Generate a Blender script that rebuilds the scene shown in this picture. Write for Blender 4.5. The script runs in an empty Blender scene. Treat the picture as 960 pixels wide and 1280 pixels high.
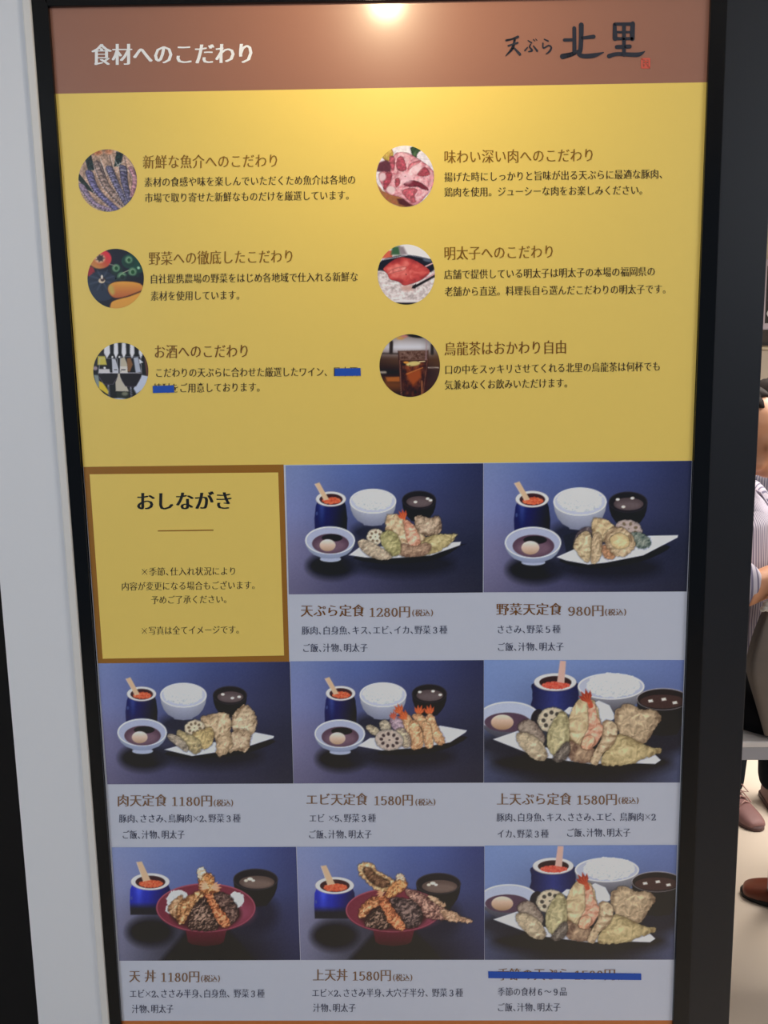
import bpy, bmesh, math, random
import numpy as np
from mathutils import Matrix, Vector

S = bpy.context.scene
COL = S.collection
R_ = math.radians

# ------------------------------------------------------------------ camera
FPX, IW, IH = 1100.0, 960.0, 1280.0
a_, b_, c_ = R_(8.9896), R_(1.3566), R_(-1.0029)
Rx = np.array([[1, 0, 0], [0, math.cos(a_), -math.sin(a_)], [0, math.sin(a_), math.cos(a_)]])
Ry = np.array([[math.cos(b_), 0, math.sin(b_)], [0, 1, 0], [-math.sin(b_), 0, math.cos(b_)]])
Rz = np.array([[math.cos(c_), -math.sin(c_), 0], [math.sin(c_), math.cos(c_), 0], [0, 0, 1]])
RC = Rz @ Rx @ Ry                       # (right, down, forward) world -> camera
TB = np.array([[1, 0, 0], [0, 0, 1], [0, -1, 0]])
DIST, EYE = 1.25, 1.60
CP = np.array([0.0, -DIST, EYE])
cam = bpy.data.cameras.new('camera')
cam.sensor_fit = 'VERTICAL'
cam.sensor_height = 36
cam.lens = 36 * FPX / IH
cam.clip_start = 0.02
co = bpy.data.objects.new('camera', cam)
COL.objects.link(co)
ax = [TB @ RC[0], -(TB @ RC[1]), -(TB @ RC[2])]
M4 = Matrix.Identity(4)
for j in range(3):
    for i in range(3):
        M4[i][j] = ax[j][i]
M4.translation = Vector(CP)
co.matrix_world = M4
S.camera = co


def ray(x, y):
    d = RC.T @ np.array([(x - IW / 2) / FPX, (y - IH / 2) / FPX, 1.0])
    return TB @ d


def on_y(x, y, Y=0.0):
    d = ray(x, y)
    t = (Y - CP[1]) / d[1]
    return CP + d * t


def on_z(x, y, Z=0.0):
    d = ray(x, y)
    t = (Z - CP[2]) / d[2]
    return CP + d * t


def PX(X, Y, yy=0.0):                   # vectorised pixel -> wall plane
    X = np.asarray(X, float); Y = np.asarray(Y, float)
    d = np.stack([(X - IW / 2) / FPX, (Y - IH / 2) / FPX, np.ones_like(X)], -1) @ RC @ TB.T
    t = (yy - CP[1]) / d[..., 1]
    return CP + d * t[..., None]


# ------------------------------------------------------------------ world, lights, exposure
S.view_settings.view_transform = 'Standard'
S.view_settings.look = 'None'
S.view_settings.gamma = 1
S.view_settings.exposure = 0.0
W = bpy.data.worlds.new('world')
S.world = W
W.use_nodes = True
bgn = W.node_tree.nodes['Background']
bgn.inputs[0].default_value = (0.62, 0.78, 1.0, 1)
bgn.inputs[1].default_value = 0.20


def area(name, loc, target, size, power, colr, shape='RECTANGLE', size_y=None, spread=180):
    l = bpy.data.lights.new(name, 'AREA')
    l.shape = shape
    l.size = size
    if size_y:
        l.size_y = size_y
    l.energy = power
    l.color = colr
    l.spread = R_(spread)
    o = bpy.data.objects.new(name, l)
    COL.objects.link(o)
    o.location = loc
    o.rotation_euler = (Vector(target) - Vector(loc)).to_track_quat('-Z', 'Y').to_euler()
    return o


CEIL = 2.75
gh = on_y(483, -2)                       # where the lamp mirrors in the board
gd = ray(483, -2)
LOUT = 0.31                              # how far the sign lamp stands out from the board
ts = LOUT / gd[1]
lamp_pos = Vector((gh[0] + gd[0] * ts, -LOUT, gh[2] + gd[2] * ts))
lamp_aim = Vector((gh[0] + 0.005, 0, gh[2] - 0.12))
area('sign_lamp_light', lamp_pos, lamp_aim, 0.06, 1.12, (1.0, 0.80, 0.50), shape='DISK', spread=150)
area('room_fill_left', (-2.7, -3.0, 2.3), (0, 0, 1.2), 1.3, 40, (0.83, 0.92, 1.0), size_y=1.3)  # unseen fill added to light the board and white wall from the left
area('room_fill_right', (2.3, -1.9, CEIL - 0.1), (0.2, 0, 2.2), 1.3, 15.5, (0.86, 0.93, 1.0), size_y=1.3, spread=120)  # weaker unseen fill, added and aimed high so the board's bottom stays dimmer
area('shop_fill_light', (1.9, 1.5, CEIL - 0.05), (1.6, 1.4, 0), 2.2, 250, (1.0, 0.93, 0.85), size_y=2.4)  # added unseen fill that brightens the people and floor behind the pillar

# ------------------------------------------------------------------ helpers


def lin(c):
    c = np.asarray(c, float) / 255.0
    return np.where(c <= 0.04045, c / 12.92, ((c + 0.055) / 1.055) ** 2.4)


MATS = {}


def mat(name, rgb, rough=0.5, spec=0.5, coat=0.0, coat_rough=0.1, var=0.06, scale=20, bump=0.0, metal=0.0):
    if name in MATS:
        return MATS[name]
    m = bpy.data.materials.new(name)
    m.use_nodes = True
    nt = m.node_tree
    p = nt.nodes['Principled BSDF']
    p.inputs['Roughness'].default_value = rough
    p.inputs['Specular IOR Level'].default_value = spec
    p.inputs['Coat Weight'].default_value = coat
    p.inputs['Coat Roughness'].default_value = coat_rough
    p.inputs['Metallic'].default_value = metal
    L = lin(rgb)
    tc = nt.nodes.new('ShaderNodeTexCoord')
    nz = nt.nodes.new('ShaderNodeTexNoise')
    nz.inputs['Scale'].default_value = scale
    nz.inputs['Detail'].default_value = 4
    nt.links.new(tc.outputs['Object'], nz.inputs['Vector'])
    mx = nt.nodes.new('ShaderNodeMix')
    mx.data_type = 'RGBA'
    mx.inputs[6].default_value = (*(L * (1 - var)), 1)
    mx.inputs[7].default_value = (*np.clip(L * (1 + var), 0, 1), 1)
    nt.links.new(nz.outputs['Fac'], mx.inputs[0])
    nt.links.new(mx.outputs[2], p.inputs['Base Color'])
    if bump:
        b = nt.nodes.new('ShaderNodeBump')
        b.inputs['Strength'].default_value = bump
        b.inputs['Distance'].default_value = 0.002
        nt.links.new(nz.outputs['Fac'], b.inputs['Height'])
        nt.links.new(b.outputs[0], p.inputs['Normal'])
    MATS[name] = m
    return m


HAZE = 0.010                              # even sheen of the room on the board
EP = 0.52                                 # display light that a white print returns on the board


def pr(c):
    """a colour as read off the photograph -> print colour (0..255)"""
    L = np.clip((lin(c) - HAZE) / EP, 0.001, 1)
    s = np.where(L <= 0.0031308, L * 12.92, 1.055 * L ** (1 / 2.4) - 0.055)
    return tuple(s * 255)


PRINT = dict(rough=0.36, spec=0.5, coat=0.45, coat_rough=0.15, var=0.012, scale=60)


def pmat(name, c):
    return mat(name, pr(c), **PRINT)


def mesh_obj(name, verts, faces, m=None, parent=None, smooth=False):
    me = bpy.data.meshes.new(name)
    me.from_pydata([tuple(map(float, v)) for v in verts], [], faces)
    me.update()
    if smooth:
        me.polygons.foreach_set('use_smooth', [True] * len(me.polygons))
    o = bpy.data.objects.new(name, me)
    COL.objects.link(o)
    if m:
        me.materials.append(m)
    if parent:
        o.parent = parent
        o.matrix_parent_inverse = parent.matrix_world.inverted()
    return o


def bm_obj(name, bm, m=None, parent=None, smooth=False):
    me = bpy.data.meshes.new(name)
    bmesh.ops.recalc_face_normals(bm, faces=bm.faces)
    bm.to_mesh(me)
    bm.free()
    if smooth:
        me.polygons.foreach_set('use_smooth', [True] * len(me.polygons))
    o = bpy.data.objects.new(name, me)
    COL.objects.link(o)
    if m:
        me.materials.append(m)
    if parent:
        o.parent = parent
        o.matrix_parent_inverse = parent.matrix_world.inverted()
    return o


def tag(o, label=None, cat=None, group=None, kind=None):
    if label: o['label'] = label
    if cat: o['category'] = cat
    if group: o['group'] = group
    if kind: o['kind'] = kind
    return o


def empty(name, loc, label, cat, group=None):
    o = bpy.data.objects.new(name, None)
    o.empty_display_size = 0.05
    COL.objects.link(o)
    o.location = loc
    o.matrix_world = Matrix.Translation(Vector(loc))
    return tag(o, label, cat, group)


def prism(name, quad, y0, y1, m, parent=None, bev=0.0):
    """quad: four (x, z) points in the wall plane; y0 front, y1 back"""
    bm = bmesh.new()
    f = [bm.verts.new((q[0], y0, q[1])) for q in quad]
    b = [bm.verts.new((q[0], y1, q[1])) for q in quad]
    bm.faces.new(f); bm.faces.new(b[::-1])
    for i in range(4):
        bm.faces.new((f[i], f[(i + 1) % 4], b[(i + 1) % 4], b[i]))
    if bev:
        bmesh.ops.bevel(bm, geom=bm.edges[:], offset=bev, segments=2, affect='EDGES', profile=0.5)
    return bm_obj(name, bm, m, parent)


def box(bm, x0, x1, y0, y1, z0, z1):
    v = [bm.verts.new(p) for p in ((x0, y0, z0), (x1, y0, z0), (x1, y1, z0), (x0, y1, z0), (x0, y0, z1), (x1, y0, z1), (x1, y1, z1), (x0, y1, z1))]
    for f in ((0, 1, 2, 3), (4, 5, 6, 7), (0, 1, 5, 4), (1, 2, 6, 5), (2, 3, 7, 6), (3, 0, 4, 7)):
        bm.faces.new([v[i] for i in f])


def box_obj(name, d, m, parent=None, bev=0.0):
    bm = bmesh.new()
    box(bm, *d)
    bmesh.ops.recalc_face_normals(bm, faces=bm.faces)
    if bev:
        bmesh.ops.bevel(bm, geom=bm.edges[:], offset=bev, segments=2, affect='EDGES', profile=0.5)
    return bm_obj(name, bm, m, parent)


def q2(pts, yy=0.0):                      # pixel corners -> (x, z) in plane
    out = []
    for p in pts:
        w = on_y(p[0], p[1], yy)
        out.append((w[0], w[2]))
    return out


# ------------------------------------------------------------------ room shell
fl = box_obj('floor', (-3.6, 4.6, -4.2, 5.2, -0.06, 0), mat('floor_stone', (222, 208, 192), rough=0.30, spec=0.45, var=0.09, scale=1.6))
tag(fl, kind='structure')
ceil = box_obj('ceiling', (-3.6, 4.6, -4.2, 5.2, CEIL, CEIL + 0.06), mat('ceiling_white', (225, 225, 225), rough=0.9))
tag(ceil, kind='structure')

m_white = mat('wall_white_paint', (232, 232, 236), rough=0.45, spec=0.4, var=0.02, scale=1.6)
m_dark = mat('black_cladding', (14, 16, 24), rough=0.45, spec=0.45, var=0.25, scale=3)
m_brown_dark = mat('dark_brown_wall', (14, 8, 6), rough=0.9, var=0.3, scale=4)

xw = on_y(25, 996)[0]
xk = [on_y(41, 0), on_y(139, 1280)]


def line_x(p, q, z):                      # x at height z on the line through two wall points
    t = (z - p[2]) / (q[2] - p[2])
    return p[0] + (q[0] - p[0]) * t


xwr = [(line_x(xk[0], xk[1], z), z) for z in (0.0, CEIL)]
strip = 0.0115
wl = prism('wall_left', [(xw, 0), (xwr[0][0] - strip, 0), (xwr[1][0] - strip, CEIL), (xw, CEIL)], -0.004, 0.42, m_white)
tag(wl, kind='structure')
tr = prism('trim_1', [(xwr[0][0] - strip, 0), (xwr[0][0], 0), (xwr[1][0], CEIL), (xwr[1][0] - strip, CEIL)], -0.010, 0.05,
           mat('trim_white', (228, 224, 220), rough=0.4, var=0.02), None, bev=0.002)
tag(tr, kind='structure')
wbl = box_obj('wall_far_left', (-3.6, xw - 0.001, 0.42, 0.50, 0, CEIL), m_brown_dark)
tag(wbl, kind='structure')

sa, sb = on_y(907, 0), on_y(859, 1280)
ea = on_y(938, 720)[0]
pillar = prism('wall_right', [(line_x(sa, sb, 0), 0), (ea, 0), (ea, CEIL), (line_x(sa, sb, CEIL), CEIL)], -0.003, 0.42, m_dark, None, bev=0.0015)
tag(pillar, kind='structure')
core = box_obj('wall_core', (xwr[0][0] + 0.02, ea - 0.06, 0.03, 0.42, 0, CEIL), m_brown_dark)
tag(core, kind='structure')

wb = box_obj('wall_back', (-3.6, 4.6, 5.1, 5.2, 0, CEIL), mat('wall_beige', (205, 193, 176), rough=0.8, var=0.03, scale=2))
tag(wb, kind='structure')
ws = box_obj('wall_far_right', (4.6, 4.7, 0.0, 5.2, 0, CEIL), mat('wall_beige', (205, 193, 176)))
tag(ws, kind='structure')

# ------------------------------------------------------------------ glyphs
NIB = {}
TRI = {}


def quad_strip_circle(V, F, cx, cy, rx, ry, n=12, z=None):
    b = len(V)
    z = (len(F) % 9) * 2.5e-5 if z is None else z
    for k in range(n):
        t = 2 * math.pi * k / n
        V.append((cx + rx * math.cos(t), cy + ry * math.sin(t), z))
    F.append(tuple(range(b, b + n)))


def catmull(P, n=5, closed=False):
    P = [tuple(p) for p in P]
    out = []
    N = len(P)
    rng = range(N) if closed else range(N - 1)
    for i in rng:
        if closed:
            p0, p1, p2, p3 = P[i - 1], P[i], P[(i + 1) % N], P[(i + 2) % N]
        else:
            p0, p1, p2, p3 = P[max(i - 1, 0)], P[i], P[i + 1], P[min(i + 2, N - 1)]
        for k in range(n):
            t = k / n
            out.append(tuple(0.5 * (2 * p1[j] + (p2[j] - p0[j]) * t + (2 * p0[j] - 5 * p1[j] + 4 * p2[j] - p3[j]) * t * t
                                    + (3 * p1[j] - p0[j] - 3 * p2[j] + p3[j]) * t ** 3) for j in range(len(p1))))
    if not closed:
        out.append(P[-1])
    return out


def hull(pts):
    pts = sorted(set((round(x, 6), round(y, 6)) for x, y in pts))
    if len(pts) < 3:
        return pts

    def half(ps):
        h = []
        for p in ps:
            while len(h) >= 2 and (h[-1][0] - h[-2][0]) * (p[1] - h[-2][1]) - (h[-1][1] - h[-2][1]) * (p[0] - h[-2][0]) <= 0:
                h.pop()
            h.append(p)
        return h[:-1]
    return half(pts) + half(pts[::-1])


def nib_stroke(V, F, path, w, h):
    nb = [(w / 2 * math.cos(t), h / 2 * math.sin(t)) for t in [k * math.pi / 5 for k in range(10)]]
    for a, b in zip(path[:-1], path[1:]):
        hp = hull([(a[0] + x, a[1] + y) for x, y in nb] + [(b[0] + x, b[1] + y) for x, y in nb])
        if len(hp) >= 3:
            s = len(V)
            z = (len(F) % 9) * LAY
            V.extend([(x, y, z) for x, y in hp])
            F.append(tuple(range(s, s + len(hp))))


def ring(cx, cy, rx, ry, n=18):
    return [(cx + rx * math.cos(2 * math.pi * k / n), cy + ry * math.sin(2 * math.pi * k / n)) for k in range(n + 1)]


SIX = [(.41, .62), (.33, .69), (.22, .67), (.11, .53), (.08, .33), (.11, .1), (.24, .015), (.37, .07), (.42, .21), (.36, .36), (.24, .41), (.12, .33)]
DG = {
    '0': [ring(.25, .35, .17, .335)],
    '1': [[(.27, .02), (.27, .69)], [(.12, .015), (.42, .015)], [(.13, .60), (.27, .69)]],
    '2': [catmull([(.08, .53), (.12, .64), (.24, .69), (.38, .62), (.40, .48), (.30, .30), (.08, .03)]), [(.06, .03), (.44, .03)], [(.44, .03), (.44, .15)]],
    '3': [catmull([(.09, .56), (.15, .66), (.26, .69), (.38, .61), (.37, .46), (.28, .38), (.18, .37)]),
          catmull([(.18, .37), (.34, .34), (.42, .20), (.36, .06), (.24, .01), (.12, .04), (.07, .13)])],
    '5': [[(.40, .68), (.12, .68)], [(.12, .68), (.10, .37)], catmull([(.10, .37), (.22, .44), (.35, .40), (.42, .24), (.36, .07), (.22, .01), (.08, .09)])],
    '6': [catmull(SIX)],
    '8': [ring(.25, .53, .13, .155), ring(.25, .19, .165, .18)],
    '9': [catmull([(.5 - x, .7 - y) for x, y in SIX])],
}


def A3(s): return np.array([s, s, 1.0 if s > 1 else 0.0])


def digit(ch):
    V, F = [], []
    for path in DG[ch]:
        nib_stroke(V, F, path, *((.115, .045) if ch not in '※×' else (.05, .04)))
    return V, F


DG['×'] = [[(-.02, .11), (.52, .63)], [(-.02, .63), (.52, .11)]]
DG['※'] = [[(.03, .13), (.47, .57)], [(.03, .57), (.47, .13)]] + [[(x, y), (x + .001, y)] for x, y in ((.25, .60), (.25, .10), (.0, .35), (.5, .35))]
TEXTS = []
LAY = 2.5e-5                              # overlapping strokes sit a hair apart so that they do not shade each other


def T(parent, name, s, xl, xr, yl, yr, eh, colr, bold=0, comma=1.0, label=None):
    TEXTS.append((parent, name, s, xl, xr, yl, yr, eh, colr, bold, comma, label))


GL = {}


def make_glyphs():
    need = set()
    for t in TEXTS:
        for ch in t[2]:
            if ch not in ' 0123456789３５６９　※×':
                need.add((ch, t[9]))
    objs = []
    for ch, bold in sorted(need):
        c = bpy.data.curves.new('glyph', 'FONT')
        c.body = ch
        c.resolution_u = 2
        c.offset = (-0.0145, -0.013, -0.008)[bold]
        o = bpy.data.objects.new('glyph', c)
        COL.objects.link(o)
        objs.append((ch, bold, o, c))
    # how wide and how high one ideograph cell is
    c = bpy.data.curves.new('glyph', 'FONT'); c.body = '国国'
    o1 = bpy.data.objects.new('glyph', c); COL.objects.link(o1)
    c2 = bpy.data.curves.new('glyph', 'FONT'); c2.body = '国'
    o2 = bpy.data.objects.new('glyph', c2); COL.objects.link(o2)
    dg = bpy.context.evaluated_depsgraph_get()
    dg.update()
    em = o1.evaluated_get(dg).dimensions.x - o2.evaluated_get(dg).dimensions.x
    bb = [v[:] for v in o2.evaluated_get(dg).bound_box]
    cx = (min(b[0] for b in bb) + max(b[0] for b in bb)) / 2
    cyy = (min(b[1] for b in bb) + max(b[1] for b in bb)) / 2
    for ch, bold, o, c in objs:
        me = o.evaluated_get(dg).to_mesh()
        n = len(me.vertices)
        v = np.zeros(n * 3); me.vertices.foreach_get('co', v)
        v = v.reshape(-1, 3)[:, :2]
        v = np.stack([(v[:, 0] - cx) / em, (v[:, 1] - cyy) / em], -1)
        f = [tuple(p.vertices) for p in me.polygons]
        o.evaluated_get(dg).to_mesh_clear()
        sh = ((-.024, 0, .024), (-.034, -.012, .012, .034), (-.045, -.022, 0, .022, .045))[bold]
        VV, FF = [], []
        for k, s in enumerate(sh):
            b = len(VV)
            VV.extend([(x + s, y, k * LAY) for x, y in v])
            FF.extend([tuple(i + b for i in p) for p in f])
        GL[(ch, bold)] = (np.array(VV).reshape(-1, 3), FF)
    for _, _, o, c in objs:
        bpy.data.objects.remove(o); bpy.data.curves.remove(c)
    for o in (o1, o2):
        bpy.data.objects.remove(o)


TXTY = -0.0009


def build_texts():
    make_glyphs()
    for parent, name, s, xl, xr, yl, yr, eh, colr, bold, comma, label in TEXTS:
        adv = []
        for ch in s:
            if ch in '0123456789': adv.append(.60)
            elif ch in '、' : adv.append(comma)
            elif ch == ' ': adv.append(.35)
            elif ch in '()（）': adv.append(.42)
            elif ch == '×': adv.append(.82)
            else: adv.append(1.0)
        tot = sum(adv)
        ew = (xr - xl) / tot
        VX, VY, VZ, FF = [], [], [], []
        x = 0.0
        n0 = 0
        for ch, ad in zip(s, adv):
            if ch in ' 　':
                x += ad; continue
            d = {'３': '3', '５': '5', '６': '6', '９': '9'}.get(ch, ch)
            if d in DG:
                gv, gf = digit(d)
                gv = np.array(gv)
                if d == '※':
                    gv = gv * A3(1.3) - A3(.075)
                gx = (gv[:, 0] - .25) * (1.12 if d in '0123456789' else 1.0) + ad / 2
                gy = (gv[:, 1] - .37) * .96 - (.015 if d in '0123456789' else 0)
            else:
                gv, gf = GL[(ch, bold)]
                gy = gv[:, 1]
                if ch in '()（）':
                    gx = gv[:, 0] - (gv[:, 0].min() + gv[:, 0].max()) / 2 + ad / 2
                    gy = gy - (gy.min() + gy.max()) / 2
                else:
                    gx = gv[:, 0] + .5
                    if ch == '×':
                        gx = gx * 1.0 - .5 - (gv[:, 0].min() + gv[:, 0].max()) / 2 + ad / 2
            px = xl + (x + gx) * ew
            py = yl + (yr - yl) * (px - xl) / max(xr - xl, 1e-6) - gy * eh
            VX.append(px); VY.append(py); VZ.append(gv[:, 2])
            FF.extend([tuple(i + n0 for i in p) for p in gf])
            n0 += len(px)
            x += ad
        P3 = PX(np.concatenate(VX), np.concatenate(VY), TXTY)
        P3[:, 1] -= np.concatenate(VZ)
        o = mesh_obj(name, P3, FF, colr, parent)
        if label:
            o['label'] = label


# ------------------------------------------------------------------ the menu board
bc = on_y(500, 1290)
board = empty('menu_board', (bc[0], 0, bc[2]),
              'tall black framed menu board with yellow notes above and food pictures below', 'sign')

m_frame = mat('black_frame', (8, 9, 12), rough=0.14, spec=0.3, var=0.15, scale=8)
m_brown = pmat('print_header_brown', (121, 84, 70))
m_yellow = pmat('print_mustard', (189, 164, 84))
m_grey = pmat('print_pale_grey', (160, 163, 175))
m_border = pmat('print_border_brown', (122, 82, 30))
m_orange = pmat('print_orange_band', (150, 84, 40))
m_ink = pmat('ink_brown_black', (48, 36, 26))
m_gold = pmat('ink_gold_brown', (108, 76, 20))
m_goldd = pmat('ink_dark_gold', (96, 62, 18))
m_slate = pmat('ink_slate', (52, 56, 76))
m_price = pmat('ink_price_brown', (104, 78, 58))
m_white_ink = mat('ink_white', (250, 250, 252), **PRINT)
m_black = pmat('ink_black', (26, 24, 26))
m_logo = pmat('ink_logo', (36, 38, 46))
m_seal = pmat('ink_seal_red', (164, 74, 62))

FL = lambda p, e: p
def edge_l(y):  return 62 + (152.7 - 62) * (y - 10) / 1267
def edge_r(y):  return 887 + (840 - 887) * y / 1275

def out_l(y):   return 41 + 98 * y / 1280
def seam(y):    return 907 - 48 * y / 1280

YB = 1322
prism('frame_bar', q2([(edge_l(YB), YB), (out_l(YB), YB), (out_l(-30), -28), (edge_l(-30), -28)]), -0.006, 0.03, m_frame, board, bev=0.0008)
prism('frame_bar', q2([(seam(YB), YB), (edge_r(YB), YB), (edge_r(-34), -34), (seam(-34), -34)]), -0.006, 0.03, m_frame, board, bev=0.0008)
prism('frame_bar', q2([(edge_l(10), 10), (edge_r(-4), -4.2), (seam(-40), -40), (out_l(-28), -28)]), -0.006, 0.03, m_frame, board, bev=0.0008)
prism('frame_bar', q2([(out_l(1350), 1350), (seam(1350), 1350), (edge_r(YB), YB - 1), (edge_l(YB), YB)]), -0.006, 0.03, m_frame, board, bev=0.0008)
prism('backing', q2([(edge_l(YB) - 2, YB + 2), (edge_r(YB) + 2, YB + 2), (edge_r(-8) + 2, -8), (edge_l(6) - 2, 6)]), 0.0, 0.02, m_frame, board)


def sheet(name, pts, m, parent, y0=0.0, th=0.0003):
    return prism(name, q2(pts), y0 - th, y0, m, parent)


header = sheet('header_panel', [(edge_l(117), 117.3), (883.2, 103), (edge_r(-4), -5), (edge_l(10), 9)], m_brown, board)
feature = sheet('feature_panel', [(104, 583.6), (865.2, 575.8), (883.2, 103), (edge_l(117), 117.3)], m_yellow, board)
caption = sheet('menu_panel', [(edge_l(1275.8), 1275.8), (840, 1275.2), (865.2, 575.8), (104, 583.6)], m_grey, board)
band = sheet('bottom_band', [(edge_l(YB), YB), (edge_r(YB), YB), (840, 1275.2), (edge_l(1275.8), 1275.8)], m_orange, board)
border = sheet('notice_border', [(122.5, 829), (361.6, 827), (354.6, 580.6), (104.5, 583.6)], m_border, caption, -0.0004, 0.0002)
notice = sheet('notice_panel', [(128.6, 823.2), (355.2, 819.2), (347.8, 590.5), (112.2, 592.8)], m_yellow, caption, -0.00055, 0.00015)

# rule under the notice heading
sheet('rule', [(197.5, 664.3), (267, 663.4), (267, 661.8), (197.5, 662.8)], m_border, caption, -0.0006, 0.0002)

# header writing
T(header, 'heading', '食材へのこだわり', 114, 320, 69, 67, 29, m_white_ink, 2)


def logo(name, strokes, m, parent, fat=1.3):
    V, F = [], []
    for st in strokes:
        st = [(x, y, w * fat) for x, y, w in st]
        path = catmull(st, 4) if len(st) > 2 else [tuple(st[0][j] + (st[1][j] - st[0][j]) * k / 4 for j in range(3)) for k in range(5)]
        for p in path:
            quad_strip_circle(V, F, p[0], p[1], p[2] / 2, p[2] / 2, 10)
        for p, q in zip(path[:-1], path[1:]):
            dx, dy = q[0] - p[0], q[1] - p[1]
            L = math.hypot(dx, dy) or 1
            nx, ny = -dy / L, dx / L
            s = len(V); z = (len(F) % 9) * LAY
            V += [(p[0] + nx * p[2] / 2, p[1] + ny * p[2] / 2, z), (q[0] + nx * q[2] / 2, q[1] + ny * q[2] / 2, z),
                  (q[0] - nx * q[2] / 2, q[1] - ny * q[2] / 2, z), (p[0] - nx * p[2] / 2, p[1] - ny * p[2] / 2, z)]
            F.append((s, s + 1, s + 2, s + 3))
    V = np.array(V)
    P3 = PX(620 + V[:, 0] / 4.571, 15 + V[:, 1] / 4.571, TXTY)
    P3[:, 1] -= V[:, 2]
    return mesh_obj(name, P3, F, m, parent)


logo('shop_logo', [
    [(447, 92, 17), (448, 235, 18)], [(391, 160, 15), (440, 159, 14)], [(380, 254, 24), (435, 240, 18), (488, 214, 8)],
    [(487, 74, 22), (486, 150, 20), (482, 215, 20), (474, 240, 18), (500, 252, 20), (560, 248, 20), (614, 231, 5)], [(495, 148, 14), (558, 141, 18)],
    [(678, 72, 16), (680, 152, 22)], [(680, 69, 14), (781, 69, 16)], [(781, 66, 20), (778, 152, 22)], [(685, 115, 11), (775, 115, 11)],
    [(684, 152, 14), (776, 152, 14)], [(731, 72, 17), (731, 245, 17)], [(690, 200, 18), (764, 197, 18)],
    [(646, 252, 20), (690, 240, 17), (760, 243, 19), (815, 243, 19), (850, 225, 4)]], m_logo, header)
logo('shop_logo', [
    [(58, 162, 9), (90, 155, 8), (125, 142, 12)], [(70, 193, 8), (124, 176, 9)], [(108, 150, 9), (95, 205, 12), (56, 250, 4)], [(98, 200, 7), (136, 241, 13)],
    [(183, 163, 5), (203, 176, 7)], [(198, 184, 5), (192, 200, 7), (207, 220, 8), (186, 226, 5)], [(165, 220, 7), (180, 202, 5)], [(214, 194, 6), (235, 222, 10)],
    [(214, 157, 5), (221, 166, 4)], [(227, 154, 4), (234, 162, 4)],
    [(276, 156, 6), (298, 166, 7)], [(268, 178, 6), (271, 206, 7), (300, 191, 6), (316, 203, 8), (306, 224, 8), (286, 240, 4)]], m_logo, header)
logo('seal', [[(834, 268, 8), (876, 268, 8)], [(834, 318, 8), (876, 318, 8)], [(834, 268, 8), (834, 318, 8)], [(876, 268, 8), (876, 318, 8)],
              [(845, 282, 6), (866, 282, 6)], [(855, 272, 6), (855, 312, 6)], [(845, 297, 6), (866, 297, 6)], [(846, 308, 5), (864, 308, 5)]], m_seal, header)

Hh, Bh = 18.8, 13.2
for s, xl, xr, yl, yr in (
        ('新鮮な魚介へのこだわり', 178, 349.5, 203, 201), ('味わい深い肉へのこだわり', 554.5, 744, 196.5, 194),
        ('野菜への徹底したこだわり', 185.5, 368.5, 323.5, 320.5), ('明太子へのこだわり', 554.5, 694, 317, 314.6),
        ('お酒へのこだわり', 192, 312.5, 439.9, 438.9), ('烏龍茶はおかわり自由', 555, 709, 436.5, 434)):
    T(feature, 'heading', s, xl, xr, yl, yr, Hh, m_gold if yl < 400 else m_goldd, 0)
for s, xl, xr, yl, yr in (
        ('素材の食感や味を楽しんでいただくため魚介は各地の', 180, 445, 228, 224.7), ('市場で取り寄せた新鮮なものだけを厳選しています。', 180.5, 443, 247.7, 244),
        ('揚げた時にしっかりと旨味が出る天ぷらに最適な豚肉、', 555, 835, 221.6, 217.5), ('鶏肉を使用。ジューシーな肉をお楽しみください。', 555, 810, 240.5, 237.6),
        ('自社提携農場の野菜をはじめ各地域で仕入れる新鮮な', 187, 448, 349, 346), ('素材を使用しています。', 188, 306, 370.3, 369),
        ('店舗で提供している明太子は明太子の本場の福岡県の', 555, 819.5, 343.5, 339.3), ('老舗から直送。料理長自ら選んだこだわりの明太子です。', 555.5, 839, 364.8, 361.3),
        ('こだわりの天ぷらに合わせた厳選したワイン、日本酒、', 193.5, 458, 466.2, 464.6), ('焼酎をご用意しております。', 191.5, 331.5, 485.6, 484),
        ('口の中をスッキリさせてくれる北里の烏龍茶は何杯でも', 555.5, 826, 462.4, 458), ('気兼ねなくお飲みいただけます。', 555.5, 716, 481.5, 478.8)):
    T(feature, 'paragraph_line', s, xl, xr, yl, yr, Bh, m_ink, 0)

T(caption, 'heading', 'おしながき', 169.5, 292, 627.2, 626, 25, m_black, 2)
for s, xl, xr, yl, yr in (('※季節、仕入れ状況により', 175.5, 296, 715, 714), ('内容が変更になる場合もございます。', 151.5, 325, 733.3, 731.5),
                          ('予めご了承ください。', 188.5, 289.5, 750.2, 749), ('※写真は全てイメージです。', 175.5, 305, 788.8, 787)):
    T(caption, 'note_line', s, xl, xr, yl, yr, 11.6, m_ink, 0, .55)

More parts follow.
